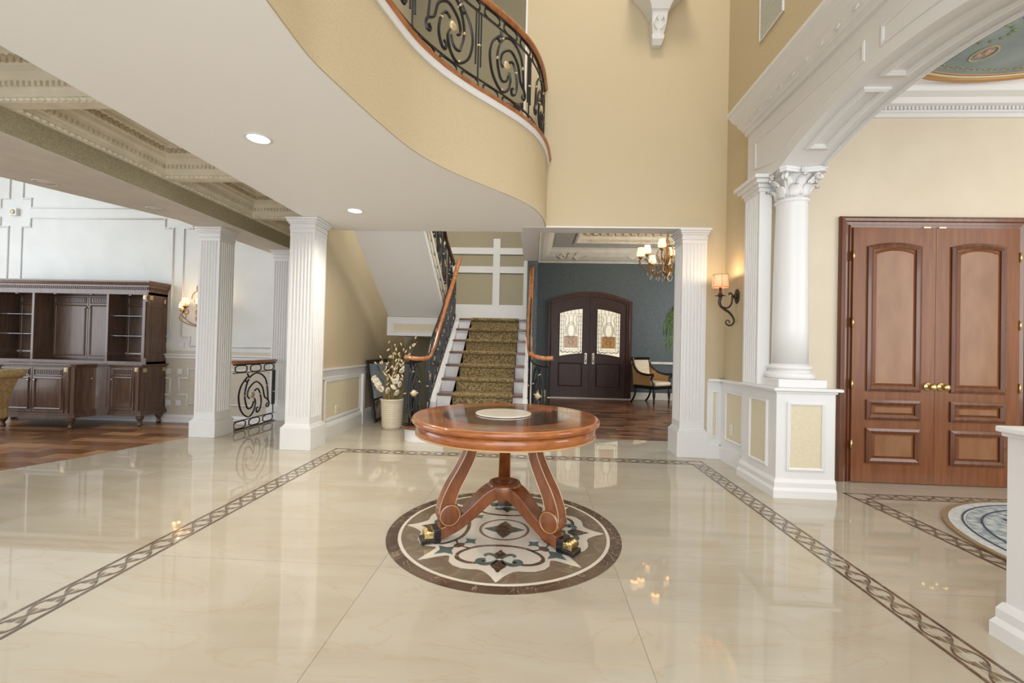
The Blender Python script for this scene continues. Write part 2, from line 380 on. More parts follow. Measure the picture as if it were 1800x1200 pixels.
def frame_mb(mb, loop, prof_w, prof_d, to3):
    """flat rectangular-section frame that runs round a closed 2-D loop; to3(u, v, out)"""
    P = [Vector(p) for p in loop]; m = len(P); ring = []
    area2 = sum(P[i].x * P[(i + 1) % m].y - P[(i + 1) % m].x * P[i].y for i in range(m)); sg = 1 if area2 > 0 else -1
    for i in range(m):
        d1 = (P[i] - P[i - 1]).normalized(); d2 = (P[(i + 1) % m] - P[i]).normalized()
        n1 = Vector((-d1.y, d1.x)) * sg; n2 = Vector((-d2.y, d2.x)) * sg; nn = n1 + n2; nn = nn / max(nn.dot(n1), 0.25)
        q = P[i] + nn * prof_w; mid = P[i] + nn * prof_w * 0.5
        ring.append((to3(P[i].x, P[i].y, 0), to3(P[i].x, P[i].y, prof_d * 0.6), to3(mid.x, mid.y, prof_d), to3(q.x, q.y, prof_d * 0.5), to3(q.x, q.y, 0)))
    v = [p for r in ring for p in r]; k = 5; fs = []
    for i in range(m):
        j = (i + 1) % m
        for q in range(k): fs.append((i * k + q, j * k + q, j * k + (q + 1) % k, i * k + (q + 1) % k))
    mb.add(v, fs)
    return mb

# ================================================================== THE SETTING
ZC = 2.62                    # lower foyer ceiling
Z2 = 3.37                    # upper floor
SUNK = -0.15                 # great-room floor, one step down
YW = 6.85                    # great-room wall
# ---- marble floor
FLOOR = [(-7.0, -2.5), (7, -2.5), (7, 4.42), (2.32, 4.42), (2.32, 5.92), (-0.12, 5.92), (-0.12, 8.62), (-2.7, 8.62), (-2.7, 7.62),
         (-3.98, 7.62), (-3.98, 5.62), (-4.26, 5.62), (-4.24, 5.13), (-4.36, 4.75), (-4.51, 4.18), (-4.73, 3.66)]
fl = struct('floor', MB().prism(FLOOR, SUNK - 0.02, -0.003), 'grout', label='polished cream marble floor with inlaid border and round medallion')
def clip_poly(poly, x0, x1, y0, y1):
    for ax, val, keep in ((0, x0, 1), (0, x1, -1), (1, y0, 1), (1, y1, -1)):
        out = []
        for i, p in enumerate(poly):
            q = poly[i - 1]; a = (p[ax] - val) * keep >= 0; b = (q[ax] - val) * keep >= 0
            if a != b:
                t = (val - q[ax]) / (p[ax] - q[ax]); out.append((q[0] + (p[0] - q[0]) * t, q[1] + (p[1] - q[1]) * t))
            if a: out.append(p)
        poly = out
        if len(poly) < 3: return []
    return poly
TS, TX, TY, TG = 1.29, -0.815, 2.345, 0.0011
for i in range(-5, 7):
    for j in range(-4, 6):
        c = clip_poly(FLOOR, TX + i * TS + TG, TX + (i + 1) * TS - TG, TY + j * TS + TG, TY + (j + 1) * TS - TG)
        if len(c) < 3 or abs(sum(c[k][0] * c[k - 1][1] - c[k - 1][0] * c[k][1] for k in range(len(c)))) < 0.02: continue
        obj('marble_tile', MB().prism(c, -0.012, 0.0), 'marble', fl)

def ribbon(mb, pts, w, z):
    """flat inlaid strip with a hair of thickness"""
    P = [Vector(p) for p in pts]; m = len(P); ws = w if isinstance(w, (list, tuple)) else [w] * m; v = []
    for i in range(m):
        t = (P[min(i + 1, m - 1)] - P[max(i - 1, 0)]).normalized(); n = Vector((-t.y, t.x)) * ws[i] / 2
        for q, zz in ((P[i] + n, z), (P[i] - n, z), (P[i] - n, z - 0.0006), (P[i] + n, z - 0.0006)): v.append((q.x, q.y, zz))
    fs = []
    for i in range(m - 1):
        for k in range(4): fs.append((i * 4 + k, i * 4 + (k + 1) % 4, i * 4 + 4 + (k + 1) % 4, i * 4 + 4 + k))
    mb.add(v, fs)
    return mb
# one flower of the border chain, laid out along +x
fm = MB()
for sx in (-1, 1):
    for sy in (-1, 1):
        leaf = [(0.004, 0.003), (0.022, 0.004), (0.052, 0.009), (0.047, 0.017), (0.054, 0.027), (0.022, 0.024), (0.007, 0.012)]
        p = [(x * sx, y * sy) for x, y in leaf]
        fm.prism(p if sx * sy > 0 else p[::-1], 0.0012, 0.0020)
FLOWER = mesh_from('inlay_flower', fm, 'emperador_light')
dm = MB().prism([(0.007 * cos(a * pi / 3), 0.007 * sin(a * pi / 3)) for a in range(6)], 0.0012, 0.0023)
DOT = mesh_from('inlay_dot', dm, 'teal_marble')
PER = 0.153
def border_run(p0, p1, phase=0.0):
    """chain of links between two points on the band centre line"""
    p0, p1 = Vector(p0), Vector(p1); d = p1 - p0; L = d.length; d.normalize(); n = Vector((-d.y, d.x)); cnt = int((L - 0.02) / PER); st = (L - (cnt - 1) * PER) / 2
    mb = MB()
    for sgn in (-1, 1):
        pts = []; k = cnt * 10
        for i in range(k + 1):
            s = st - PER / 2 + i * PER / 10
            pts.append(p0 + d * s + n * sgn * 0.048 * sin(pi * (s - st) / PER))
        ribbon(mb, pts, [0.006 + 0.005 * abs(sin(pi * (i / 10.0 - 0.5))) for i in range(k + 1)], 0.0018)
    obj('inlay_chain', mb, 'emperador_dark', fl)
    for i in range(cnt):
        q = p0 + d * (st + i * PER)
        f = inst('inlay_flower', FLOWER, fl, (q.x, q.y, 0), atan2(d.y, d.x)); inst('inlay_dot', DOT, f, (q.x, q.y, 0))
def border_band(outer, inner):
    for pts in (outer, inner):
        for a, b in zip(pts[:-1], pts[1:]):
            d = (Vector(b) - Vector(a)).normalized() * 0.0085
            obj('inlay_line', ribbon(MB(), [Vector(a) - d, Vector(b) + d], 0.017, 0.0016), 'emperador_dark', fl)
    for k in range(len(outer) - 1):
        a = (Vector(outer[k]) + Vector(inner[k])) / 2; b = (Vector(outer[k + 1]) + Vector(inner[k + 1])) / 2
        border_run(a, b)
border_band([(-2.235, 0.6), (-2.235, 4.885), (1.855, 4.885), (1.855, 0.6)], [(-2.10, 0.6), (-2.10, 4.75), (1.72, 4.75), (1.72, 0.6)])
border_band([(2.73, 1.2), (2.73, 3.96), (5.4, 3.96)], [(2.85, 1.2), (2.85, 3.84), (5.4, 3.84)])

# ---- medallion
MC = (-0.17, 2.89)
def mpt(tau, r, ang): return (MC[0] + r * cos(ang) - tau * sin(ang), MC[1] + r * sin(ang) + tau * cos(ang))
def mdisc(name, poly, z, m): return obj(name, MB().prism(poly, z - 0.0008, z), m, fl)
circ = lambda R, n=96: [(MC[0] + R * cos(2 * pi * k / n), MC[1] + R * sin(2 * pi * k / n)) for k in range(n)]
mdisc('medallion_outer_ring', circ(0.755), 0.0012, 'emperador_dark')
mdisc('medallion_cream_ring', circ(0.682), 0.0018, 'cream_marble')
mdisc('medallion_field', circ(0.662), 0.0024, 'emperador_light')
half = [(0, .652), (1.2, .632), (3, .598), (6, .565), (9, .545), (12, .540), (16, .552), (21, .562), (27, .558), (31.5, .538), (34.5, .505), (36.5, .488), (38.5, .498), (41, .54), (43.2, .60), (44.4, .632), (45, .648)]
star = []
for q in range(4):
    for a, r in half: star.append((q * 90 + a, r))
    for a, r in half[-2:0:-1]: star.append((q * 90 + 90 - a, r))
mdisc('medallion_star', [(MC[0] + r * cos(radians(a)), MC[1] + r * sin(radians(a))) for a, r in star], 0.0030, 'cream_marble')
for q in range(4):
    A = q * pi / 2 - pi / 2
    arm = [(0.085, .432), (0.10, .452), (0.14, .462), (0.195, .452), (0.243, .41), (0.238, .345), (0.16, .272), (0.08, .245), (0, .238)]
    full = cr([(-t, r) for t, r in arm] + [(t, r) for t, r in arm[-2::-1]], 6)
    mb = ribbon(MB(), [mpt(t, r, A) for t, r in full], [0.012 + 0.012 * sin(pi * i / (len(full) - 1)) + (0.006 if 6 < i < 26 or len(full) - 27 < i < len(full) - 7 else 0) for i in range(len(full))], 0.0036)
    for s in (-1, 1): mb.prism([mpt(s * 0.090 + 0.017 * cos(k * pi / 6), .434 + 0.017 * sin(k * pi / 6), A) for k in range(12)], 0.003, 0.0036)
    obj('medallion_scroll', mb, 'emperador_dark', fl)
    obj('medallion_leaf', MB().prism([mpt(t, r, A) for t, r in cr([(0, .555), (0.02, .52), (0.045, .48), (0.028, .445), (0, .418), (-0.028, .445), (-0.045, .48), (-0.02, .52)], 3, True)], 0.0028, 0.0037), 'emperador_dark', fl)
    obj('medallion_leaf', MB().prism([mpt(t, r, A) for t, r in [(0, .29), (0.016, .32), (0.036, .345), (0.016, .37), (0.008, .40), (-0.008, .40), (-0.016, .37), (-0.036, .345), (-0.016, .32)]], 0.0028, 0.0037), 'emperador_dark', fl)
    for s in (-1, 1):
        lo = cr([(s * 0.012, .415), (s * 0.035, .45), (s * 0.08, .468), (s * 0.118, .445), (s * 0.108, .415), (s * 0.078, .412)], 4)
        up = cr([(s * 0.012, .405), (s * 0.03, .37), (s * 0.06, .35), (s * 0.085, .362), (s * 0.08, .382)], 4)
        mb = ribbon(MB(), [mpt(t, r, A) for t, r in lo], [0.012 + 0.026 * sin(pi * i / (len(lo) - 1)) for i in range(len(lo))], 0.0037)
        ribbon(mb, [mpt(t, r, A) for t, r in up], [0.010 + 0.018 * sin(pi * i / (len(up) - 1)) for i in range(len(up))], 0.0037)
        obj('medallion_fleur', mb, 'teal_marble', fl)
    B = A + pi / 4
    cd = lambda r0, s, k=0.32: [(0, r0 + s), (s * k, r0 + s * k), (s * .9, r0), (s * k, r0 - s * k), (0, r0 - s * .8), (-s * k, r0 - s * k), (-s * .9, r0), (-s * k, r0 + s * k)]
    obj('medallion_diamond', MB().prism([mpt(t, r, B) for t, r in cd(.460, .082, .30)], 0.0028, 0.0037), 'teal_marble', fl)
    obj('medallion_diamond', MB().prism([mpt(t, r, B) for t, r in cd(.275, .055, .32)], 0.0028, 0.0037), 'teal_marble', fl)
    obj('medallion_bead', MB().prism([mpt(0.026 * cos(k * pi / 8), .362 + 0.038 * sin(k * pi / 8), B) for k in range(16)], 0.0028, 0.0037), 'emperador_dark', fl)
    obj('medallion_stem', ribbon(MB(), [mpt(t, r, B) for t, r in cr([(-0.075, .335), (-0.04, .35), (0, .362), (0.04, .35), (0.075, .335)], 4)], 0.014, 0.0036), 'emperador_dark', fl)
obj('medallion_centre_ring', ribbon(MB(), [(MC[0] + .158 * cos(2 * pi * k / 48), MC[1] + .158 * sin(2 * pi * k / 48)) for k in range(49)], 0.018, 0.0037), 'emperador_light', fl)
def cdia(R, k=0.36): return [(MC[0] + r * cos(a), MC[1] + r * sin(a)) for r, a in [(R * (1 if i % 4 == 0 else (.66 if i % 2 else .52)), i * pi / 8) for i in range(16)]]
obj('medallion_diamond', MB().prism(cdia(.136), 0.0028, 0.0036), 'teal_marble', fl)
obj('medallion_diamond', MB().prism(cdia(.118), 0.0028, 0.0042), 'emperador_dark', fl)

# ---- wooden floors
struct('floor_parlour', MB().box(-0.12, 5.2, 5.921, 10.95, -0.1, 0.0), 'parquet', label='dark parquet floor of the blue parlour')
struct('floor_great_room', MB().box(-11, -3.92, -2.5, 7.0, SUNK - 0.1, SUNK), 'parquet_warm', label='warm parquet floor of the sunken great room')

# ---- balcony curve (lower ceiling edge)
CUR = [(-1.02, -2.5), (-1.05, -0.8), (-1.09, 0.6), (-1.125, 1.4), (-1.142, 1.87), (-1.141, 2.101), (-1.099, 2.34), (-1.03, 2.672), (-0.925, 3.064), (-0.784, 3.357),
       (-0.601, 3.62), (-0.384, 3.882), (-0.189, 4.134), (-0.04, 4.40), (0.055, 4.72), (0.10, 5.10)]
CURVE = cr(CUR, 8)
CURVE = [p for p in CURVE if p[1] > -2.6]
struct('ceiling_gallery', MB().prism([(-2.63, -2.5)] + CURVE + [(0.10, 5.32), (-2.63, 5.32)], ZC, ZC + 0.03), 'ceiling_white', label='flat white ceiling under the curved gallery')
struct('floor_gallery', MB().prism([(-2.63, -2.5)] + CURVE + [(0.10, 5.32), (-2.63, 5.32)], 3.30, Z2 - 0.002), 'ceiling_white')
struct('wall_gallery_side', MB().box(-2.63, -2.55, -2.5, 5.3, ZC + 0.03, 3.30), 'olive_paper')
struct('wall_gallery', MB().sweep([(-0.008, ZC - 0.003), (-0.001, ZC - 0.003), (0.05, ZC + 0.04), (0.05, 3.345), (-0.008, 3.345)], CURVE), 'beige_paper', label='curved beige wallpapered gallery fascia')
struct('trim_gallery', MB().sweep([(-0.022, 3.335), (0.06, 3.335), (0.06, 3.392), (-0.030, 3.392), (-0.030, 3.35)], CURVE), 'white_paint', label='white band under the gallery nosing')
struct('trim_nosing', MB().sweep([(-0.035, 3.392), (0.14, 3.392), (0.14, 3.425), (-0.03, 3.432), (-0.055, 3.412)], CURVE), 'rail_wood', label='curved mahogany nosing along the gallery edge')

# ---- foyer walls
wb = MB().box(-0.17, 2.30, 5.10, 5.32, ZC + 0.004, 8.4).box(1.95, 2.30, 5.10, 5.32, 0, ZC + 0.004)
struct('wall_back', wb, 'beige_paper', label='tall beige wallpapered wall above the parlour opening')
struct('trim_opening', MB().box(-0.17, 2.0, 5.09, 5.325, ZC - 0.004, ZC + 0.012).box(-0.185, -0.165, 5.085, 5.33, Z2, 8.4), 'white_paint', label='white lining of the parlour opening')
struct('wall_right', MB().box(2.17, 2.45, 4.36, 5.32, 0, 8.4).box(2.17, 2.45, -2.5, 4.36, 3.40, 8.4), 'beige_paper', label='beige wall with the sconce')
struct('ceiling_foyer', MB().box(-2.8, 2.45, -2.5, 8.8, 8.4, 8.55), 'ceiling_white')
struct('wall_left', MB().box(-2.80, -2.60, 5.0, 8.8, 0, 8.4), 'beige_paper', label='beige wallpapered wall beside the staircase')
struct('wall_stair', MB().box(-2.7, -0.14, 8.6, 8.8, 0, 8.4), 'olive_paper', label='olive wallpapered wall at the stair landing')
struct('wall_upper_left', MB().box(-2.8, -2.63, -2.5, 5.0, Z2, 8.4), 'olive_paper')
struct('wall_hall_end', MB().box(-3.98, -2.78, 7.6, 7.8, 0, 3.2), 'olive_paper')
# parlour shell
struct('wall_parlour_left', MB().box(-0.14, 0.03, 7.1, 10.95, 0, 4.3), 'blue_paper', label='end of the blue parlour wall by the stairs')
struct('ceiling_beam', MB().box(-0.2, 0.03, 5.325, 7.1, ZC, 4.3), 'white_paint', label='white beam between stairwell and parlour')
PY = 10.75
struct('wall_parlour_back', MB().box(0.03, 5.2, PY, PY + 0.2, 0, 4.3), 'blue_paper', label='dark blue wallpapered parlour wall with double doors')
struct('wall_parlour_right', MB().box(5.0, 5.2, 5.32, PY, 0, 4.3), 'blue_paper')
struct('wall_parlour_front', MB().box(2.3, 5.0, 5.12, 5.32, 0, 4.3), 'blue_paper')
struct('ceiling_parlour', MB().box(0.03, 5.0, 5.32, PY, 4.12, 4.3), 'ivory_plaster')
# dining-room shell
struct('wall_dining_back', MB().box(2.17, 7, 4.361, 4.6, 0, 3.9), 'soft_beige', label='cream dining-room wall with panelled double doors')
struct('wall_dining_right', MB().box(7, 7.2, -2.5, 4.6, 0, 3.9), 'soft_beige')
OC = (3.85, 3.13)
struct('ceiling_dining', MB().box(2.45, 7, -2.5, 4.36, 3.72, 3.9), 'ceiling_white', label='off-white dining-room ceiling')
# great-room shell
struct('wall_great_room', MB().box(-11, -3.72, YW, YW + 0.2, 1.02, 5.6), 'pale_paper', label='pale panelled wall behind the dark cabinet')
struct('wall_great_room_dado', MB().box(-11, -3.72, YW - 0.002, YW + 0.2, SUNK, 1.02), 'greige_paper', label='greige dado of the great-room wall')
struct('ceiling_great_room', MB().box(-11, -3.9, -2.5, 7, 5.6, 5.75), 'ceiling_white')
struct('wall_great_room_left', MB().box(-11.2, -11, 5.6, 7.05, SUNK, 5.6), 'pale_paper')
BEAM = [(-3.73, -2.5), (-3.73, 6.85), (-4.24, 6.85), (-4.24, 4.92), (-4.78, 3.61), (-6.9, -1.1), (-7.5, -2.5)]
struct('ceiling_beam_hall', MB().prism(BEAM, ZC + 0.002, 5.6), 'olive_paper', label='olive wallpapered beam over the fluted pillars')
struct('trim_beam_soffit', MB().prism(BEAM, ZC - 0.004, ZC + 0.003), 'taupe_plaster', label='taupe underside of the beam with recessed lights')
struct('ceiling_hall', MB().box(-3.73, -2.63, -2.5, 7.7, 3.16, 3.3), 'taupe_plaster', label='coffered taupe hall ceiling')

# ---- hall coffers: crown with carved rows round every coffer
CPROF = [(0, 2.80), (0.022, 2.80), (0.03, 2.815), (0.045, 2.83), (0.05, 2.862), (0.062, 2.875), (0.062, 2.915), (0.075, 2.92), (0.085, 2.95), (0.105, 2.965), (0.112, 3.0), (0.125, 3.01), (0.15, 3.05), (0.165, 3.06), (0.17, 3.09), (0.20, 3.10), (0.20, 3.165), (0, 3.165)]
CX0, CX1 = -3.73, -2.63
bead_m = mesh_from('carved_leaf', MB().ball((0, 0, 0), 0.02, 6, 4, (1.0, 1.5, 0.9)), 'plaster_tan')
dent_m = mesh_from('dentil', MB().box(-0.012, 0.012, -0.010, 0.010, -0.017, 0.017), 'ivory_plaster')
egg_m = mesh_from('carved_leaf', MB().ball((0, 0, 0), 0.026, 6, 4, (0.9, 1.1, 1.3)), 'taupe_plaster')
def carved(name, me, pts, m, scale=1.0):
    mb = MB(); src = [v.co.copy() for v in me.vertices]; fs = [tuple(p.vertices) for p in me.polygons]
    for (x, y, z, a) in pts:
        M = Matrix.Translation((x, y, z)) @ Matrix.Rotation(a, 4, 'Z') @ Matrix.Scale(scale, 4)
        mb.add([M @ c for c in src], fs)
    return mb
YS = [1.45, 2.82, 4.17, 5.5, 6.85]
for k in range(4):
    y0, y1 = YS[k] + 0.02, YS[k + 1] - 0.02
    lp = [(CX0, y0), (CX1, y0), (CX1, y1), (CX0, y1)]
    cw = obj('trim_coffer', MB().sweep(CPROF, lp, True), 'ivory_plaster'); cw['kind'] = 'structure'; cw['label'] = 'ivory carved crown round a hall ceiling coffer'
    for nm, me, d, z, st, mm in (('bead_row', bead_m, 0.035, 2.815, 0.05, 'ivory_plaster'), ('dentil_row', dent_m, 0.070, 2.90, 0.042, 'ivory_plaster'), ('leaf_row', egg_m, 0.135, 3.035, 0.05, 'plaster_tan')):
        pts = []
        n = int((y1 - y0 - 2 * d) / st)
        for i in range(n): pts.append((CX0 + d, y0 + d + (i + 0.5) * st, z, 0))
        n = int((CX1 - CX0 - 2 * d) / st)
        for i in range(n): pts.append((CX0 + d + (i + 0.5) * st, y1 - d, z, pi / 2))
        o = obj(nm, carved(nm, me, pts, mm), mm, cw); o['kind'] = 'stuff'
    if k < 3: struct('ceiling_crossbeam', MB().box(CX0, CX1, y1, y1 + 0.04, 2.80, 3.16), 'ivory_plaster')

# ---- parlour ceiling: cove, flat border and raised coffer with dentils and modillions
plp = [(0.03, 5.33), (5.0, 5.33), (5.0, PY), (0.03, PY)]
PP = [(0, 3.30), (0.03, 3.30), (0.04, 3.325), (0.06, 3.34), (0.12, 3.36), (0.22, 3.42), (0.30, 3.51), (0.33, 3.58), (0.36, 3.58), (0.365, 3.61), (0.39, 3.61), (0.39, 4.15), (0, 4.15)]
cp = struct('trim_parlour_cove', MB().sweep(PP, plp, True), 'ivory_plaster', label='ivory coved cornice with carved acanthus')
struct('ceiling_parlour_border', MB().sweep([(0.385, 3.60), (0.86, 3.60), (0.86, 4.14), (0.385, 4.14)], plp, True), 'taupe_plaster')
pr = struct('trim_parlour_coffer', MB().sweep([(0.82, 3.585), (0.87, 3.585), (0.89, 3.60), (0.89, 3.66), (0.92, 3.67), (0.92, 3.71), (0.95, 3.72), (0.95, 3.84), (1.06, 3.86), (1.06, 3.95), (1.12, 4.0), (1.12, 4.14), (0.84, 4.14), (0.84, 3.60)], plp, True), 'ivory_plaster', label='raised parlour ceiling coffer moulding')
o = obj('dentil_row', carved('d', dent_m, [(1.2 + i * 0.05, PY - 0.905, 3.63, pi / 2) for i in range(70)] + [(0.935, 5.9 + i * 0.05, 3.63, 0) for i in range(78)], 0), 'ivory_plaster', pr); o['kind'] = 'stuff'
mod_m = mesh_from('modillion', MB().box(-0.05, 0.05, -0.045, 0.045, -0.05, 0.05), 'plaster_tan')
for i in range(20): inst('modillion', mod_m, pr, (1.15 + i * 0.165, PY - 0.99, 3.78))
for i in range(18): inst('modillion', mod_m, pr, (0.03 + 0.99, 9.55 - i * 0.2, 3.78))
def acanthus(x, mir, w):
    mb = MB()
    def pt(u, v): # along X, up the cove
        t = max(0, min(1, v)); d = 0.06 + 0.26 * t; z = 3.34 + 0.2 * t * t + 0.02 * t
        return (x + mir * u, PY - d - 0.012, z - 0.008)
    for k in range(3):
        c = 0.12 + 0.22 * k
        sp = [(c + (0.10 - 0.015 * a) * cos(a * 0.7 + k), 0.5 + (0.36 - 0.05 * a) * sin(a * 0.7 + k)) for a in range(7)]
        mb.tube([pt(u * w, v) for u, v in cr(sp, 3)], [0.022 - 0.001 * (i % 3) * 4 for i in range(19)], 5)
    mb.tube([pt(u * w, v) for u, v in cr([(0, 0.7), (0.2, 0.35), (0.4, 0.6), (0.6, 0.4), (0.8, 0.65)], 4)], 0.018, 5)
    return mb
for x, mi, w in ((0.5, 1, 0.9), (2.95, -1, 0.95), (4.3, -1, 0.8), (3.1, 1, 0.7)): obj('acanthus_relief', acanthus(x, mi, w), 'ivory_plaster', cp)

# ---- dining cornice with dentils, painted oval
dc = struct('trim_dining_cornice', MB().prism([(4.36, 3.50), (4.335, 3.50), (4.335, 3.535), (4.31, 3.54), (4.31, 3.59), (4.27, 3.60), (4.24, 3.64), (4.17, 3.66), (4.15, 3.72), (4.36, 3.72)], 2.46, 7, 'x'), 'white_paint', label='white dentilled dining-room cornice')
o = obj('dentil_row', carved('d', dent_m, [(2.5 + i * 0.036, 4.302, 3.568, pi / 2) for i in range(90)], 0, 0.9), 'white_paint', dc); o['kind'] = 'stuff'
ov = thing('ceiling_mural', 'oval sky-blue painted ceiling panel with a gilded rim above the panelled doors', 'mural', (OC[0], OC[1], 3.70))
el = lambda a, b, n=64: [(OC[0] + a * cos(2 * pi * k / n), OC[1] + b * sin(2 * pi * k / n)) for k in range(n)]
obj('painted_sky', MB().prism(el(1.20, 0.90), 3.700, 3.719), 'sky_paint', ov)
for i, (a, b, r, m) in enumerate(((1.255, 0.955, 0.026, 'copper_gilt'), (1.215, 0.915, 0.018, 'gold_leaf'), (1.18, 0.88, 0.010, 'copper_gilt'))):
    p = el(a, b); mb = MB().tube([(x, y, 3.708 - 0.002 * i) for x, y in p + p[:1]], r, 6); obj('gilt_rim', mb, m, ov)
mb = MB()
for k in range(70):
    a = 2 * pi * k / 70; x, y = OC[0] + 1.10 * cos(a), OC[1] + 0.80 * sin(a); t = Vector((-1.1 * sin(a), 0.8 * cos(a))).normalized()
    for s in (-1, 1): mb.tube([(x + t.x * u, y + t.y * u, 3.697 + 0 * v) if False else (x + t.x * u - t.y * v * s, y + t.y * u + t.x * v * s, 3.697) for u, v in cr([(-0.03, 0), (-0.01, 0.016), (0.02, 0.009), (0.035, -0.009)], 3)], 0.003, 4)
obj('painted_scroll_band', mb, 'gold_leaf', ov)
for cx, cy, s in ((3.62, 3.72, 1.0), (3.95, 3.55, 1.25)):
    mb = MB()
    mb.tube([(cx + s * 0.075 * cos(k * pi / 8), cy + s * 0.095 * sin(k * pi / 8), 3.697) for k in range(17)], 0.007, 4)
    obj('painted_cartouche', mb, 'gold_leaf', ov)
    mb = MB()
    for k in range(7):
        a = k * 0.5 - 0.4; mb.ball((cx + s * 0.03 * cos(a * 3), cy + s * 0.03 * sin(a * 2), 3.698), 0.016 * s, 6, 4, (1, 1.6, 0.3))
    obj('painted_flower', mb, 'coral_paint', ov)
    mb = MB()
    for k in range(14):
        a = k * 0.45; mb.ball((cx - 0.18 * s + 0.16 * s * cos(a), cy - 0.22 * s + 0.10 * s * sin(a), 3.698), 0.020 * s, 6, 4, (1.5, 0.7, 0.3))
    obj('painted_garland', mb, 'leaf_paint', ov)
mb = MB()
for k in range(5): mb.tube([(3.72 + 0.035 * k, 3.42 - 0.02 * k, 3.697), (3.76 + 0.035 * k, 3.50 - 0.02 * k, 3.697), (3.78 + 0.03 * k, 3.56 - 0.01 * k, 3.697)], [0.006, 0.018, 0.004], 5)
obj('painted_ribbon', mb, 'coral_paint', ov)

# ---- arcade: arched white wall, cornice, pilaster, panels
AY, AR, AZ = 2.80, 2.90, 3.02                    # crown of the arch
def arcz(y): return AZ - AR + sqrt(max(AR * AR - (y - AY) ** 2, 0))
YA0, YA1 = AY - 1.07, AY + 1.07
arc = [(YA0 + (YA1 - YA0) * i / 32, arcz(YA0 + (YA1 - YA0) * i / 32)) for i in range(33)]
face = [(4.44, 3.42), (4.44, arc[-1][1]), ] + arc[::-1] + [(-2.5, arc[0][1]), (-2.5, 3.42)]
aw = struct('wall_arcade', MB().prism(face, 2.09, 2.45, 'x'), 'white_paint', label='white arched wall between foyer and dining room')
def soffit_frame(y0, y1, x0, x1, w, n=14):
    """raised moulding frame that follows the curved soffit"""
    mb = MB(); loop = [(y0 + (y1 - y0) * i / n, x0) for i in range(n + 1)] + [(y1 + (y0 - y1) * i / n, x1) for i in range(n + 1)]
    def to3(u, v, o):
        nz = (arcz(u) - (AZ - AR)); L = sqrt(nz * nz + (u - AY) ** 2)
        return (v, u - o * (u - AY) / L, arcz(u) - o * nz / L)
    return frame_mb(mb, loop, w, 0.020, to3)
for y0, y1 in ((3.02, 3.66), (2.05, 2.90)): obj('soffit_panel', soffit_frame(y0, y1, 2.175, 2.355, 0.045), 'white_paint', aw)
mb = MB().tube([(2.445, y, z - 0.004) for y, z in arc], 0.017, 6); obj('arch_bead', mb, 'white_paint', aw)
def to_foy(u, v, o): return (2.09 - o, u, v)
sp1 = [(4.30, 3.245), (4.30, 2.97)] + [(4.0 - i * 0.1, arcz(min(4.0 - i * 0.1, YA1)) + 0.09) for i in range(12)] + [(2.90, 3.245)]
sp2 = [(2.77, 3.245)] + [(2.77 - i * 0.1, arcz(2.77 - i * 0.1) + 0.09) for i in range(10)] + [(1.3, 2.97), (1.3, 3.245)]
for sp in (sp1, sp2): obj('spandrel_panel', frame_mb(MB(), sp, 0.026, 0.009, to_foy), 'white_paint', aw)
CORN = [(2.17, 3.36), (2.06, 3.36), (2.055, 3.395), (2.03, 3.40), (2.02, 3.425), (1.985, 3.44), (1.975, 3.475), (1.93, 3.495), (1.90, 3.535), (1.875, 3.545), (1.875, 3.575), (2.17, 3.60)]
cn = struct('trim_arcade_cornice', MB().prism([(x, z) for x, z in CORN], -2.5, 4.44, 'y'), 'white_paint', label='white projecting cornice above the arch')
mb = MB()
for i in range(24):
    y = 4.2 - i * 0.17
    mb.tube([(2.0, y + u, 3.435 + v) for u, v in cr([(-0.05, 0), (-0.02, 0.012), (0.02, -0.012), (0.05, 0)], 3)], 0.007, 4)
o = obj('carved_wave', mb, 'white_paint', cn); o['kind'] = 'stuff'
def fluted_flat(mb, axis, a0, a1, front, depth, z0, z1, n, sgn):
    """one pilaster face: polygon with rounded grooves, extruded up"""
    w = (a1 - a0); mrg = w * 0.09; pitch = (w - 2 * mrg) / n; poly = [(a0, front + sgn * depth), (a0, front)]
    for i in range(n):
        s = a0 + mrg + i * pitch
        for t, d in ((0.16, 0), (0.3, 0.75), (0.5, 1.0), (0.7, 0.75), (0.84, 0)): poly.append((s + t * pitch, front + sgn * d * pitch * 0.32))
    poly += [(a1, front), (a1, front + sgn * depth)]
    if axis == 'x': mb.prism(poly, z0, z1)
    else: mb.prism([(q, p) for p, q in poly], z0, z1)
    return mb
pl = thing('wall_pilaster', 'white fluted pilaster on the arcade wall beside the round column', 'pilaster', (2.11, 4.27, 0.9))
obj('shaft', fluted_flat(MB(), 'y', 4.125, 4.405, 2.055, 0.11, 0.92, 2.70, 6, 1), 'white_paint', pl)
obj('cap', MB().box(2.045, 2.168, 4.115, 4.415, 2.70, 2.735).box(2.03, 2.168, 4.10, 4.43, 2.735, 2.77).box(2.0, 2.168, 4.07, 4.46, 2.77, 2.805).box(1.975, 2.168, 4.045, 4.485, 2.805, 2.838), 'white_paint', pl, 0.004)

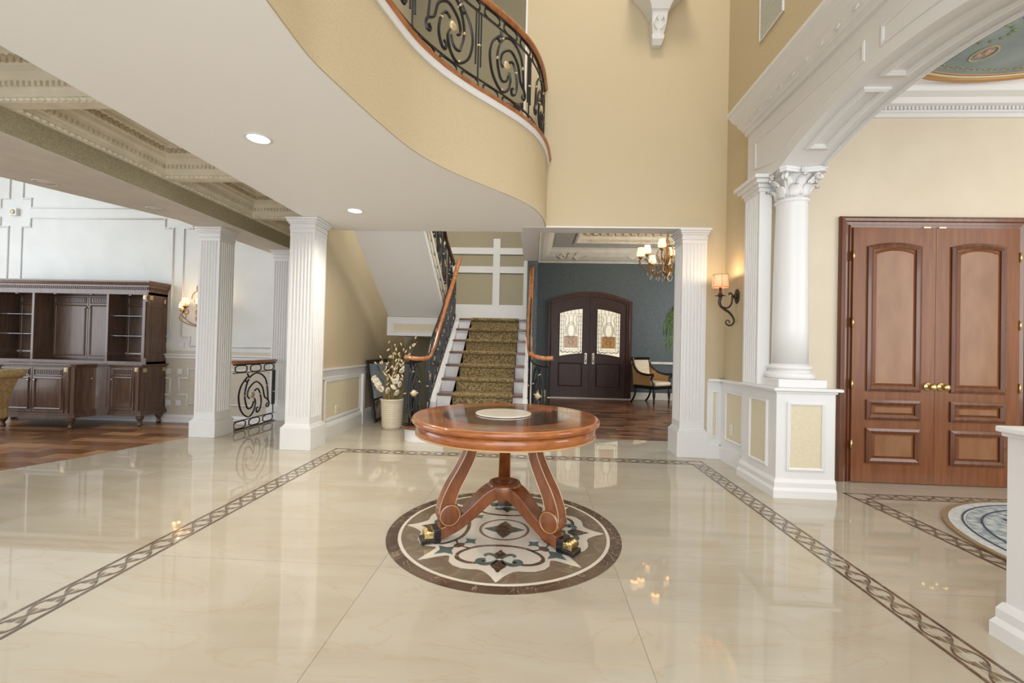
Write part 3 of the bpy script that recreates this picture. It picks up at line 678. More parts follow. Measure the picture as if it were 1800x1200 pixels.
# ---- half walls
def half_wall(y0, y1, far):
    t = thing('half_wall', '', 'half wall', (2.29, (y0 + y1) / 2, 0))
    obj('core', MB().box(2.06, 2.54, y0, y1, 0, 0.872), 'white_paint', t)
    obj('cap', MB().box(2.045, 2.555, y0 - 0.015, y1 + 0.015, 0.872, 0.892).box(2.02, 2.585, y0 - 0.04, y1 + 0.015, 0.892, 0.918), 'white_paint', t, 0.006)
    lp = [(2.54, y1), (2.06, y1), (2.06, y0), (2.54, y0)] if far else [(2.06, y1), (2.06, y0)]
    if not far: lp = [(2.54, y1), (2.06, y1), (2.06, y0)]
    obj('base_moulding', MB().sweep([(0, 0), (-0.035, 0), (-0.035, 0.06), (-0.022, 0.085), (-0.022, 0.125), (-0.008, 0.155), (0, 0.155)], lp), 'white_paint', t)
    return t
hw = half_wall(3.80, 4.40, True)
tag(hw, 'white panelled half wall carrying the round Corinthian column')
obj('wallpaper_inset', MB().box(2.165, 2.44, 3.797, 3.801, 0.24, 0.78), 'panel_beige', hw)
obj('panel_frame', frame_mb(MB(), rect(2.145, 2.458, 0.22, 0.80), 0.03, 0.018, lambda u, v, o: (u, 3.80 - o, v)), 'white_paint', hw)
obj('wallpaper_inset', MB().box(2.057, 2.061, 3.95, 4.23, 0.24, 0.78), 'panel_beige', hw)
obj('panel_frame', frame_mb(MB(), rect(3.93, 4.25, 0.22, 0.80), 0.026, 0.016, lambda u, v, o: (2.06 - o, u, v)), 'white_paint', hw)
hw2 = half_wall(-1.5, 2.0, False)
tag(hw2, 'white half wall end at the right edge, nearest the camera')
for a in (0.95, 0.15):
    obj('wallpaper_inset', MB().box(2.057, 2.061, a + 0.02, a + 0.68, 0.24, 0.78), 'panel_beige', hw2)
    obj('panel_frame', frame_mb(MB(), rect(a, a + 0.70, 0.22, 0.80), 0.026, 0.016, lambda u, v, o: (2.06 - o, u, v)), 'white_paint', hw2)
# dado on the recessed wall beside it
wd = struct('trim_right_dado', MB().box(2.135, 2.171, 4.40, 5.10, 0, 0.872).box(2.105, 2.171, 4.40, 5.10, 0.872, 0.90).box(1.98, 2.171, 5.065, 5.10, 0, 0.872).box(1.98, 2.171, 5.035, 5.10, 0.872, 0.90)
            .box(2.11, 2.171, 4.40, 5.10, 0, 0.15).box(1.98, 2.171, 5.04, 5.10, 0, 0.15), 'white_paint', label='white dado below the sconce')
obj('wallpaper_inset', MB().box(2.132, 2.136, 4.56, 4.92, 0.26, 0.76), 'panel_beige', wd)
obj('panel_frame', frame_mb(MB(), rect(4.54, 4.94, 0.24, 0.78), 0.026, 0.016, lambda u, v, o: (2.135 - o, u, v)), 'white_paint', wd)
obj('wallpaper_inset', MB().box(2.045, 2.075, 5.062, 5.066, 0.26, 0.74), 'panel_beige', wd)
obj('panel_frame', frame_mb(MB(), rect(2.03, 2.09, 0.24, 0.76), 0.014, 0.014, lambda u, v, o: (u, 5.065 - o, v)), 'white_paint', wd)

# ---- left wall dado
ld = struct('trim_left_dado', MB().prism([(-2.60, 0), (-2.565, 0), (-2.565, 0.15), (-2.58, 0.19), (-2.60, 0.20)], 5.05, 8.6, 'y')
            .prism([(-2.60, 0.75), (-2.585, 0.75), (-2.585, 0.85), (-2.555, 0.865), (-2.555, 0.885), (-2.60, 0.885)], 5.05, 8.6, 'y'), 'white_paint', label='white chair rail and base on the left wall')
obj('panel_frame', frame_mb(MB(), [(5.3, 0.20), (6.44, 0.20), (6.44, 0.755), (5.3, 0.755)], 0.055, 0.014, lambda u, v, o: (-2.60 + o, u, v)), 'white_paint', ld)
obj('wallpaper_inset', MB().box(-2.601, -2.597, 5.35, 6.39, 0.25, 0.70), 'panel_beige', ld)
obj('base_block', MB().box(-2.60, -2.555, 6.44, 6.52, 0, 0.75), 'white_paint', ld, 0.004)
# stair wall grid of white bands
sg = struct('trim_stair_grid', MB().box(-1.7, -0.14, 8.56, 8.6, 1.69, 2.03).box(-1.7, -0.14, 8.56, 8.6, 2.66, 2.79).box(-1.7, -0.14, 8.56, 8.6, 3.03, 3.16)
            .box(-0.85, -0.71, 8.558, 8.6, 2.0, 3.34).box(-0.24, -0.14, 8.555, 8.6, 1.69, 3.4), 'white_paint', 0.004, label='white panel bands on the landing wall')

# ================================================================== THINGS
# ---- square fluted pillars
def fluted_poly(w, n):
    """square section with n rounded grooves in each side"""
    h = w / 2; mrg = w * 0.08; pitch = (w - 2 * mrg) / n; side = [(-h, -h)]
    for i in range(n):
        s = -h + mrg + i * pitch
        for t, d in ((0.14, 0), (0.3, 0.8), (0.5, 1.0), (0.7, 0.8), (0.86, 0)): side.append((s + t * pitch, -h + d * pitch * 0.34))
    out = []
    for q in range(4):
        c, sn = cos(q * pi / 2), sin(q * pi / 2)
        out += [(x * c - y * sn, x * sn + y * c) for x, y in side]
    return out
def pillar(x0, x1, y0, y1, top, label, ph=0.25, n=6, grp='square fluted pillars', z0=0.0, name='fluted_pillar'):
    w = x1 - x0; cx, cy = (x0 + x1) / 2, (y0 + y1) / 2; sw = w * 0.80
    t = thing(name, label, 'pillar', (cx, cy, z0), grp)
    obj('plinth', MB().box(x0, x1, y0, y1, z0, z0 + ph), 'white_paint', t, 0.004)
    p = MB()
    for k, (e, a, b) in enumerate(((0.92, ph, ph + 0.015), (0.86, ph + 0.015, ph + 0.03))):
        q = w * e / 2; p.box(cx - q, cx + q, cy - q, cy + q, z0 + a, z0 + b)
    obj('base_moulding', p, 'white_paint', t, 0.003)
    q = sw / 2
    obj('shaft_foot', MB().box(cx - q, cx + q, cy - q, cy + q, z0 + ph + 0.03, z0 + ph + 0.11), 'white_paint', t)
    obj('shaft', MB().prism([(cx + a, cy + b) for a, b in fluted_poly(sw, n)], z0 + ph + 0.11, top - 0.175), 'white_paint', t)
    c = MB()
    for e, a, b in ((0.82, 0.175, 0.13), (0.86, 0.13, 0.115), (0.83, 0.115, 0.075), (0.90, 0.075, 0.055), (0.97, 0.055, 0.03), (1.04, 0.03, 0.004)):
        q = w * e / 2; c.box(cx - q, cx + q, cy - q, cy + q, top - a, top - b)
    obj('cap', c, 'white_paint', t, 0.004)
    return t
pillar(-2.82, -2.465, 4.74, 5.095, ZC, 'white square fluted pillar at the end of the beige stair wall', grp='square fluted pillars')
pillar(-4.25, -3.915, 5.19, 5.53, ZC, 'white square fluted pillar between the dark cabinet and the iron railing', 0.20)
pillar(-4.08, -3.75, 6.47, 6.80, ZC, 'white square fluted pillar behind the iron railing at the pale wall', 0.20)
pillar(1.645, 1.99, 5.05, 5.395, ZC, 'white square fluted pillar at the right of the parlour opening', 0.29)

# ---- Corinthian column
def corinthian(cx, cy, label):
    z0 = 0.918
    t = thing('corinthian_column', label, 'column', (cx, cy, z0), 'round columns on the half walls')
    obj('plinth', MB().box(cx - 0.20, cx + 0.20, cy - 0.20, cy + 0.20, z0, z0 + 0.07), 'white_paint', t, 0.004)
    base = [(0.19, 0.07), (0.198, 0.085), (0.198, 0.105), (0.185, 0.122), (0.168, 0.128), (0.160, 0.14), (0.163, 0.15), (0.175, 0.155), (0.178, 0.17), (0.170, 0.182), (0.150, 0.187), (0.146, 0.20)]
    obj('base', MB().lathe(base, 40, (cx, cy), z0=z0), 'white_paint', t)
    sh = [(0.143, 0.20), (0.141, 0.5), (0.138, 0.9), (0.131, 1.3), (0.124, 1.62), (0.124, 1.625), (0.134, 1.63), (0.139, 1.645), (0.134, 1.66), (0.124, 1.665)]
    obj('shaft', MB().lathe(sh, 40, (cx, cy), z0=z0), 'white_paint', t)
    zb = z0 + 1.665; zt = 2.825
    hcap = zt - zb
    bell = [(0.124, 0), (0.122, hcap * 0.4), (0.13, hcap * 0.65), (0.155, hcap * 0.82), (0.17, hcap * 0.86)]
    obj('bell', MB().lathe(bell, 32, (cx, cy), z0=zb), 'white_paint', t)
    def leaf(ang, zs, h, out, w):
        mb = MB(); secs = []
        prof = [(0.0, 0.0), (0.004, 0.3), (0.010, 0.55), (0.026, 0.78), (0.055 * out, 0.95), (0.075 * out, 0.97), (0.082 * out, 0.88)]
        wid = [0.7, 0.95, 1.0, 0.95, 0.75, 0.5, 0.2]
        R = Matrix.Translation((cx, cy, 0)) @ Matrix.Rotation(ang, 4, 'Z')
        rows = []
        for (d, zz), ww in zip(prof, wid):
            r = 0.126 + d
            row = []
            for k, s in enumerate((-1, -0.62, -0.3, 0, 0.3, 0.62, 1)):
                lob = 0.010 if k in (1, 3, 5) else (0.0 if k in (0, 6) else 0.003)
                row.append((r + lob - 0.012 * s * s, s * w * ww, zs + zz * h + (0.008 if k in (1, 3, 5) else 0)))
            rows.append(row)
        v = [R @ Vector(p) for r_ in rows for p in r_]; n = 7; fs = []
        for i in range(len(rows) - 1):
            for k in range(n - 1): fs.append((i * n + k, i * n + k + 1, (i + 1) * n + k + 1, (i + 1) * n + k))
        back = [R @ (Vector(p) - Vector((0.008, 0, 0))) for r_ in rows for p in r_]
        off = len(v); fb = [tuple(i + off for i in f[::-1]) for f in fs]
        edge = []
        m = len(rows)
        for i in range(m - 1):
            edge.append((i * n, (i + 1) * n, off + (i + 1) * n, off + i * n)); edge.append((i * n + n - 1, off + i * n + n - 1, off + (i + 1) * n + n - 1, (i + 1) * n + n - 1))
        for k in range(n - 1):
            edge.append((k, off + k, off + k + 1, k + 1)); edge.append(((m - 1) * n + k, (m - 1) * n + k + 1, off + (m - 1) * n + k + 1, off + (m - 1) * n + k))
        mb.add(v + back, fs + fb + edge, True)
        return mb
    for k in range(8):
        obj('acanthus_leaf', leaf(k * pi / 4 + pi / 8, zb, hcap * 0.42, 0.9, 0.046), 'white_paint', t)
        obj('acanthus_leaf', leaf(k * pi / 4, zb + 0.01, hcap * 0.68, 1.1, 0.044), 'white_paint', t)
    for k in range(4):
        a = pi / 4 + k * pi / 2; mb = MB()
        d = Vector((cos(a), sin(a), 0)); n = Vector((-sin(a), cos(a), 0)); ctr = Vector((cx, cy, zt - 0.075)) + d * 0.215
        sp = [(0.030 * (1 - 0.14 * i) * cos(i * 0.9 + 2.0), 0.030 * (1 - 0.14 * i) * sin(i * 0.9 + 2.0)) for i in range(7)]
        stem = [(-0.09, -0.10), (-0.06, -0.03), (-0.03, 0.02)] + [(p[0], p[1]) for p in sp]
        for s in (-0.012, 0.012): mb.tube([ctr + d * p[0] + Vector((0, 0, p[1])) + n * s for p in cr(stem, 3)], 0.0125, 6)
        mb.ball(tuple(ctr), 0.015, 8, 6)
        obj('corner_volute', mb, 'white_paint', t)
        b = k * pi / 2; mb = MB(); d = Vector((cos(b), sin(b), 0)); c0 = Vector((cx, cy, zt - 0.03)) + d * 0.178
        for j in range(5): mb.ball(tuple(c0 + Vector((-sin(b), cos(b), 0)) * 0.018 * cos(j * 2 * pi / 5) + Vector((0, 0, 0.018 * sin(j * 2 * pi / 5)))), 0.013, 6, 5)
        mb.ball(tuple(c0 + d * 0.008), 0.012, 6, 5)
        obj('rosette', mb, 'white_paint', t)
    ab = []
    for k in range(4):
        a = pi / 4 + k * pi / 2; u = Vector((cos(a), sin(a))); n = Vector((-sin(a), cos(a)))
        p, q = u * 0.262 - n * 0.026, u * 0.262 + n * 0.026; ab += [tuple(p), tuple(q)]
        u2 = Vector((cos(a + pi / 2), sin(a + pi / 2))); n2 = Vector((-sin(a + pi / 2), cos(a + pi / 2))); p2 = u2 * 0.262 - n2 * 0.026
        for i in range(1, 8):
            s = i / 8; m_ = q * (1 - s) + p2 * s; ab.append(tuple(m_ - m_.normalized() * 0.038 * sin(pi * s)))
    obj('abacus', MB().prism([(cx + x * 0.97, cy + y * 0.97) for x, y in ab], zt - 0.045, zt - 0.022).prism([(cx + x, cy + y) for x, y in ab], zt - 0.022, zt - 0.002), 'white_paint', t)
    return t
corinthian(2.29, 4.03, 'white round Corinthian column beside the panelled double doors')

# ---- panelled dining doors
def flat_loop_arch(x0, x1, z0, z1, rise, n=10):
    return [(x0, z0), (x1, z0), (x1, z1 - rise)] + [(x1 + (x0 - x1) * i / n, z1 - rise + rise * (1 - (2 * i / n - 1) ** 2)) for i in range(1, n)] + [(x0, z1 - rise)]
DY = 4.335
dd = thing('double_door', 'red-brown panelled wooden double doors in the cream dining-room wall', 'door', (3.785, DY, 0))
def door_leaf(x0, x1, kx):
    leaf = obj('door_leaf', MB().box(x0 + 0.0015, x1 - 0.0015, DY - 0.02, DY + 0.025, 0.006, 2.43), 'door_wood', dd)
    xa, xb = (x0 + 0.13, x1 - 0.135) if kx > 0 else (x0 + 0.135, x1 - 0.13)
    yf = DY - 0.02
    for z0, z1, rise in ((0.87, 2.285, 0.035), (0.60, 0.79, 0), (0.19, 0.52, 0)):
        lp = flat_loop_arch(xa, xb, z0, z1, rise) if rise else rect(xa, xb, z0, z1)
        obj('panel_moulding', frame_mb(MB(), lp, 0.048, 0.026, lambda u, v, o: (u, yf - o, v)), 'door_moulding_wood', leaf)
        e = 0.05; inner = flat_loop_arch(xa + e, xb - e, z0 + e, z1 - e, rise) if rise else rect(xa + e, xb - e, z0 + e, z1 - e)
        e2 = 0.078; core = flat_loop_arch(xa + e2, xb - e2, z0 + e2, z1 - e2, rise) if rise else rect(xa + e2, xb - e2, z0 + e2 * .9, z1 - e2 * .9)
        n = len(inner); v = [(x, yf + 0.001, z) for x, z in inner] + [(x, yf - 0.013, z) for x, z in core]
        mb = MB().add(v, [(i, (i + 1) % n, n + (i + 1) % n, n + i) for i in range(n)])
        obj('panel_bevel', mb, 'door_wood', leaf)
        obj('panel', MB().prism(core, yf - 0.0132, yf + 0.002, 'y'), 'door_panel_wood', leaf)
    return leaf
l1 = door_leaf(3.03, 3.785, 1); l2 = door_leaf(3.785, 4.54, -1)
for lf, x in ((l1, 3.725), (l2, 3.845)):
    M = Matrix.Translation((x, DY - 0.02, 0.925)) @ Matrix.Rotation(pi / 2, 4, 'X')
    obj('door_knob', MB().lathe([(0.042, 0), (0.042, 0.004), (0.036, 0.010), (0.016, 0.013), (0.013, 0.03), (0.022, 0.038), (0.030, 0.05), (0.031, 0.06), (0.024, 0.074), (0.004, 0.078)], 20, M=M), 'brass', lf)
for x, lf in ((3.03, l1), (4.54, l2)):
    for z in (0.36, 0.93, 1.52, 2.16): obj('hinge', MB().lathe([(0.009, -0.045), (0.009, 0.045)], 8, (x, DY - 0.026), z0=z), 'brass', lf)
CAS = [(0, 0), (0, -0.030), (0.022, -0.034), (0.028, -0.022), (0.055, -0.026), (0.062, -0.04), (0.085, -0.046), (0.10, -0.042), (0.108, -0.028), (0.108, 0)]
def casing_u(x0, x1, ztop, yb, prof, mat_, parent, name='casing'):
    """profile runs up one jamb, across and down, mitred"""
    path = [(x0, 0.0), (x0, ztop), (x1, ztop), (x1, 0.0)]; dirs = [(-1, 0), (-1, 1), (1, 1), (1, 0)]
    v = [(x + d[0] * o, yb + y, z + d[1] * o) for (x, z), d in zip(path, dirs) for o, y in prof]; k = len(prof); fs = []
    for i in range(3):
        for q in range(k): fs.append((i * k + q, (i + 1) * k + q, (i + 1) * k + (q + 1) % k, i * k + (q + 1) % k))
    mb = MB().add(v, fs); mb.add(v[:k], [tuple(range(k))]); mb.add(v[-k:], [tuple(range(k))])
    return obj(name, mb, mat_, parent)
casing_u(3.028, 4.542, 2.434, 4.36, CAS, 'door_moulding_wood', dd)
obj('door_frame_recess', MB().box(3.02, 4.55, 4.345, 4.362, 0, 2.44), 'door_moulding_wood', dd)
for x in (3.70, 3.84): obj('ball_catch', MB().box(x - 0.03, x + 0.03, DY - 0.025, DY - 0.015, 2.428, 2.438), 'brass', dd)

# ---- round pedestal table
TC = (-0.175, 2.885); TR = 0.612
tb = thing('pedestal_table', 'round polished mahogany table standing on the floor medallion', 'table', (TC[0], TC[1], 0))
obj('tabletop', MB().lathe([(0.56, 0.722), (TR - 0.012, 0.722), (TR - 0.003, 0.728), (TR, 0.738), (TR - 0.002, 0.750), (TR - 0.010, 0.757), (TR - 0.016, 0.7575)], 96, TC), 'table_wood', tb)
obj('apron', MB().lathe([(0.50, 0.655), (0.575, 0.655), (0.585, 0.662), (0.585, 0.722), (0.50, 0.722)], 96, TC, caps=False), 'table_wood', tb)
obj('apron_bead', MB().lathe([(0.572, 0.648), (0.589, 0.651), (0.589, 0.658), (0.572, 0.661)], 96, TC, caps=False), 'string_inlay', tb)
# veneer segments of the top: wedges with turning grain
for k in range(8):
    a0, a1 = 2 * pi * k / 8 + 0.2, 2 * pi * (k + 1) / 8 + 0.2
    pts = [(TC[0] + (TR - 0.018) * cos(a0 + (a1 - a0) * i / 10), TC[1] + (TR - 0.018) * sin(a0 + (a1 - a0) * i / 10)) for i in range(11)] + [(TC[0] + 0.375 * cos(a1 - (a1 - a0) * i / 10), TC[1] + 0.375 * sin(a1 - (a1 - a0) * i / 10)) for i in range(11)]
    c = (TC[0] + 0.5 * cos((a0 + a1) / 2), TC[1] + 0.5 * sin((a0 + a1) / 2), 0.758)
    o = obj('veneer_segment', MB().prism(pts, 0.756, 0.7598), 'table_wood', tb)
    am = (a0 + a1) / 2; u = Vector((cos(am), sin(am))); n = Vector((-sin(am), cos(am))); cc = Vector(TC) + u * 0.49
    dpts = [tuple(cc + u * (0.075 * cos(i * pi / 2)) + n * (0.12 * sin(i * pi / 2))) for i in range(4)]
    obj('veneer_diamond', MB().prism(dpts, 0.759, 0.7602), 'table_diamond_wood', o)
obj('dark_field', MB().lathe([(0.001, 0.757), (0.415, 0.757), (0.415, 0.7606), (0.001, 0.7606)], 96, TC, smooth=False), 'table_wood_dark', tb)
mb = MB().tube([(TC[0] + (TR - 0.017) * cos(2 * pi * k / 96), TC[1] + (TR - 0.017) * sin(2 * pi * k / 96), 0.7585) for k in range(97)], 0.002, 4); obj('edge_stringing', mb, 'string_inlay', tb)
def bar_path(mb, pts, half_w, ths, ang, edge=None):
    """rectangular-section member that bends in a vertical radial plane; pts (r, z)"""
    P = [Vector(p) for p in pts]; m = len(P); secs = []; u = Vector((cos(ang), sin(ang), 0)); n = Vector((-sin(ang), cos(ang), 0)); O = Vector((TC[0], TC[1], 0))
    for i in range(m):
        t = (P[min(i + 1, m - 1)] - P[max(i - 1, 0)]).normalized(); q = Vector((-t.y, t.x)) * ths[i] / 2; w = half_w[i] if isinstance(half_w, (list, tuple)) else half_w
        a, b = P[i] + q, P[i] - q
        f = lambda c, s: tuple(O + u * c.x + Vector((0, 0, c.y)) + n * s)
        secs.append([f(a, -w), f(a, w), f(b, w), f(b, -w)])
    mb.loft(secs)
    return secs
ANG = [radians(-155), radians(-30), radians(88)]
ANG = [atan2(2.66 - TC[1], -0.64 - TC[0]), atan2(2.64 - TC[1], 0.185 - TC[0]), radians(94)]
for k, A in enumerate(ANG):
    pts = cr([(0.235, 0.665), (0.232, 0.60), (0.250, 0.52), (0.300, 0.42), (0.352, 0.33), (0.385, 0.25), (0.395, 0.19), (0.392, 0.155)], 4)
    n = len(pts); ths = [0.062 + 0.045 * (i / (n - 1)) ** 1.6 for i in range(n)]
    mb = MB(); secs = bar_path(mb, pts, [0.034 + 0.012 * i / (n - 1) for i in range(n)], ths, A)
    lg = obj('leg', mb, 'table_leg_wood', tb, 0.004)
    st = MB()
    for c in range(4): st.tube([s[c] for s in secs], 0.0028, 4)
    obj('stringing', st, 'string_inlay', lg)
    u = Vector((cos(A), sin(A), 0)); nn = Vector((-sin(A), cos(A), 0)); C0 = Vector((TC[0], TC[1], 0)) + u * 0.378 + Vector((0, 0, 0.162))
    M = Matrix(((u.x, 0, nn.x, C0.x), (u.y, 0, nn.y, C0.y), (0, 1, 0, C0.z), (0, 0, 0, 1)))
    sc = obj('scroll_foot', MB().lathe([(0.001, -0.051), (0.056, -0.051), (0.070, -0.047), (0.073, 0), (0.070, 0.047), (0.056, 0.051), (0.001, 0.051)], 28, M=M), 'table_leg_wood', lg)
    for s in (-0.0515, 0.0515):
        rg = MB().tube([tuple(M @ Vector((0.062 * cos(i * pi / 12), 0.062 * sin(i * pi / 12), s))) for i in range(25)], 0.003, 4); obj('stringing', rg, 'string_inlay', lg)
    pts = cr([(0.0, 0.272), (0.07, 0.268), (0.14, 0.235), (0.23, 0.160), (0.32, 0.095), (0.41, 0.058), (0.47, 0.045)], 4); n = len(pts)
    mb = MB(); bar_path(mb, pts, [0.075 - 0.032 * min(1, i / (n * .6)) for i in range(n)], [0.090 - 0.025 * i / (n - 1) for i in range(n)], A)
    am = obj('base_arm', mb, 'table_leg_wood', tb, 0.006)
    R = Matrix.Translation((TC[0], TC[1], 0)) @ Matrix.Rotation(A, 4, 'Z')
    obj('caster_block', MB().box(0.43, 0.475, -0.046, 0.046, 0.012, 0.085, R).box(0.43, 0.55, -0.046, 0.046, 0.002, 0.030, R), 'black_lacquer', am, 0.004)
    pw = MB()
    for j in range(3): pw.ball((0.505, (j - 1) * 0.026, 0.058), 0.026, 8, 6, (1.1, 0.62, 1.0), R)
    pw.box(0.472, 0.53, -0.040, 0.040, 0.03, 0.07, R)
    obj('brass_paw', pw, 'brass', am, 0.003)
obj('base_hub', MB().lathe([(0.001, 0.222), (0.085, 0.226), (0.108, 0.24), (0.110, 0.305), (0.10, 0.322), (0.082, 0.325), (0.075, 0.316), (0.001, 0.314)], 32, TC), 'table_leg_wood', tb)
tag(obj('stone_disc', MB().lathe([(0.001, 0), (0.180, 0), (0.186, 0.003), (0.186, 0.008), (0.182, 0.010), (0.001, 0.010)], 64, (TC[0] - 0.02, TC[1] + 0.025), z0=0.7607, smooth=False), 'cream_marble', org=(TC[0] - 0.02, TC[1] + 0.025, 0.7607)), 'round cream stone disc lying in the middle of the mahogany table', 'trivet')

# ---- staircase
RISE, RUN, YN = 0.187, 0.265, 5.33
st = thing('staircase', 'carpeted staircase with white risers, dark treads, landing and white upper-flight underside', 'staircase', (-0.7, 5.4, 0))
SX = {1: (-1.63, 0.24), 2: (-1.46, 0.06)}
def sx(k): return SX.get(k, (-1.30, -0.142))
for k in range(1, 10):
    y = YN + RUN * (k - 1); z = RISE * k; a, b = sx(k)
    if k <= 2:
        r = 0.20 if k == 1 else 0.14
        def outline(e, yb):
            p = [(b + e, yb)]
            p += [(b + e - r + r * cos(t * pi / 12), y - e + r - r * sin(t * pi / 12)) for t in range(0, 7)]
            p += [(a - e + r - r * sin(t * pi / 12), y - e + r - r * cos(t * pi / 12)) for t in range(0, 7)]
            return p + [(a - e, yb)]
        obj('riser', MB().prism(outline(0, y + 0.42), 0 if k == 1 else z - RISE, z - 0.032), 'white_paint', st)
        obj('tread', MB().prism(outline(0.028, y + 0.42), z - 0.032, z), 'tread_wood', st, 0.006)
    else:
        obj('riser', MB().box(a, b, y, y + 0.03, z - RISE, z - 0.032), 'white_paint', st)
        if k < 9: obj('tread', MB().box(a - 0.0, b + 0.0, y - 0.028, y + RUN + 0.02, z - 0.032, z), 'tread_wood', st, 0.006)
        else: obj('landing_nosing', MB().box(a, b, y - 0.028, y + 0.10, z - 0.032, z), 'tread_wood', st, 0.006)
sl = RISE / RUN
def strg(x0, x1, y1):
    y0 = YN + RUN * 1.7; z0 = RISE * 1.7
    return MB().prism([(y0, 0), (y1, 0), (y1, z0 + 0.13 + (y1 - y0) * sl), (y0, z0 + 0.13)], x0, x1, 'x')
obj('stringer', strg(-1.415, -1.302, 7.45), 'white_paint', st); obj('stringer', strg(-0.140, -0.03, 7.09), 'white_paint', st)
rp = []
for k in range(1, 10):
    y = YN + RUN * (k - 1); z = RISE * k; e = 0.012
    rp += [(y - e, z - RISE + (0.0 if k == 1 else e)), (y - e, z - 0.05), (y - 0.030 - e, z - 0.030), (y - 0.033 - e, z - 0.006), (y - 0.020, z + e)]
    rp += [(y + (RUN if k < 9 else 0.09) - e, z + e)]
off = [(p[0] + 0.0, p[1]) for p in rp]
rn = MB(); n = len(rp); back = [(y + 0.010, z - 0.010) for y, z in rp]
rn.prism(rp + back[::-1], -1.09, -0.275, 'x')
obj('carpet_runner', rn, 'runner_carpet', st)
# landing and upper flight
ln = obj('landing_platform', MB().box(-1.415, -0.145, 7.56, 8.555, 1.36, 1.682).box(-2.33, -1.415, 6.765, 8.6, 1.345, 1.64), 'white_paint', st)
obj('wallpaper_inset', MB().box(-2.22, -1.46, 6.760, 6.766, 1.43, 1.52), 'panel_beige', ln)
obj('panel_frame', frame_mb(MB(), rect(-2.25, -1.44, 1.405, 1.545), 0.022, 0.012, lambda u, v, o: (u, 6.765 - o, v)), 'white_paint', ln)
uf = obj('upper_flight_soffit', MB().prism([(6.74, 1.645), (6.74, 1.90), (5.33, 2.90), (5.33, 2.632)], -2.30, -1.46, 'x'), 'white_paint', st)
obj('stringer', MB().prism([(6.76, 1.63), (6.76, 2.02), (5.33, 3.02), (5.33, 2.615)], -1.46, -1.40, 'x'), 'white_paint', uf)
obj('stringer_moulding', MB().tube([(-1.392, 6.74, 1.76), (-1.392, 5.34, 2.745)], 0.014, 6).tube([(-1.392, 6.74, 1.90), (-1.392, 5.34, 2.885)], 0.014, 6), 'panel_beige', uf)
for k in range(7):
    y = 6.74 - 0.2 * k; obj('tread', MB().box(-2.30, -1.40, y - 0.22, y, 1.87 + 0.142 * k, 1.90 + 0.142 * k), 'tread_wood', uf)

# ---- wrought-iron railings
MOT = {'A': [(.92, .33), (.87, .69), (.76, .88), (.53, .97), (.3, .86), (.19, .55), (.25, .28), (.33, .21), (.42, .26), (.46, .36)],
       'B': [(.25, .90), (.08, .72), (.02, .48), (.1, .2), (.3, .04), (.45, .12), (.52, .3), (.48, .42)],
       'C': [(.33, .43), (.27, .5), (.32, .66), (.52, .78), (.72, .65), (.8, .42), (.92, .33), (.96, .24), (.92, .17), (.86, .2), (.9, .26)],
       'D': [(.48, .58), (.57, .62), (.66, .5), (.7, .3), (.65, .14), (.57, .1), (.55, .18), (.6, .21)],
       'E': [(.25, .97), (.3, .88), (.26, .8), (.2, .82), (.22, .87)]}
GILT = mesh_from('gilt_leaf', MB().ball((0, 0, 0), 0.015, 6, 4, (1.9, 1.0, 0.7)), 'gold_leaf')
class Rail:
    """maps arc length s and height v (0..1 of the iron) onto a 3-D path (base line of the iron)"""
    def __init__(r, pts, h):
        r.P = [Vector(p) for p in pts]; r.h = h; r.S = [0]
        for a, b in zip(r.P[:-1], r.P[1:]): r.S.append(r.S[-1] + (b - a).length)
        r.L = r.S[-1]
    def at(r, s):
        s = min(max(s, 0), r.L)
        for i in range(len(r.S) - 1):
            if s <= r.S[i + 1] + 1e-9:
                t = (s - r.S[i]) / max(r.S[i + 1] - r.S[i], 1e-9); return r.P[i].lerp(r.P[i + 1], t)
        return r.P[-1]
    def pt(r, s, v):
        p = r.at(s); return (p.x, p.y, p.z + v * r.h)
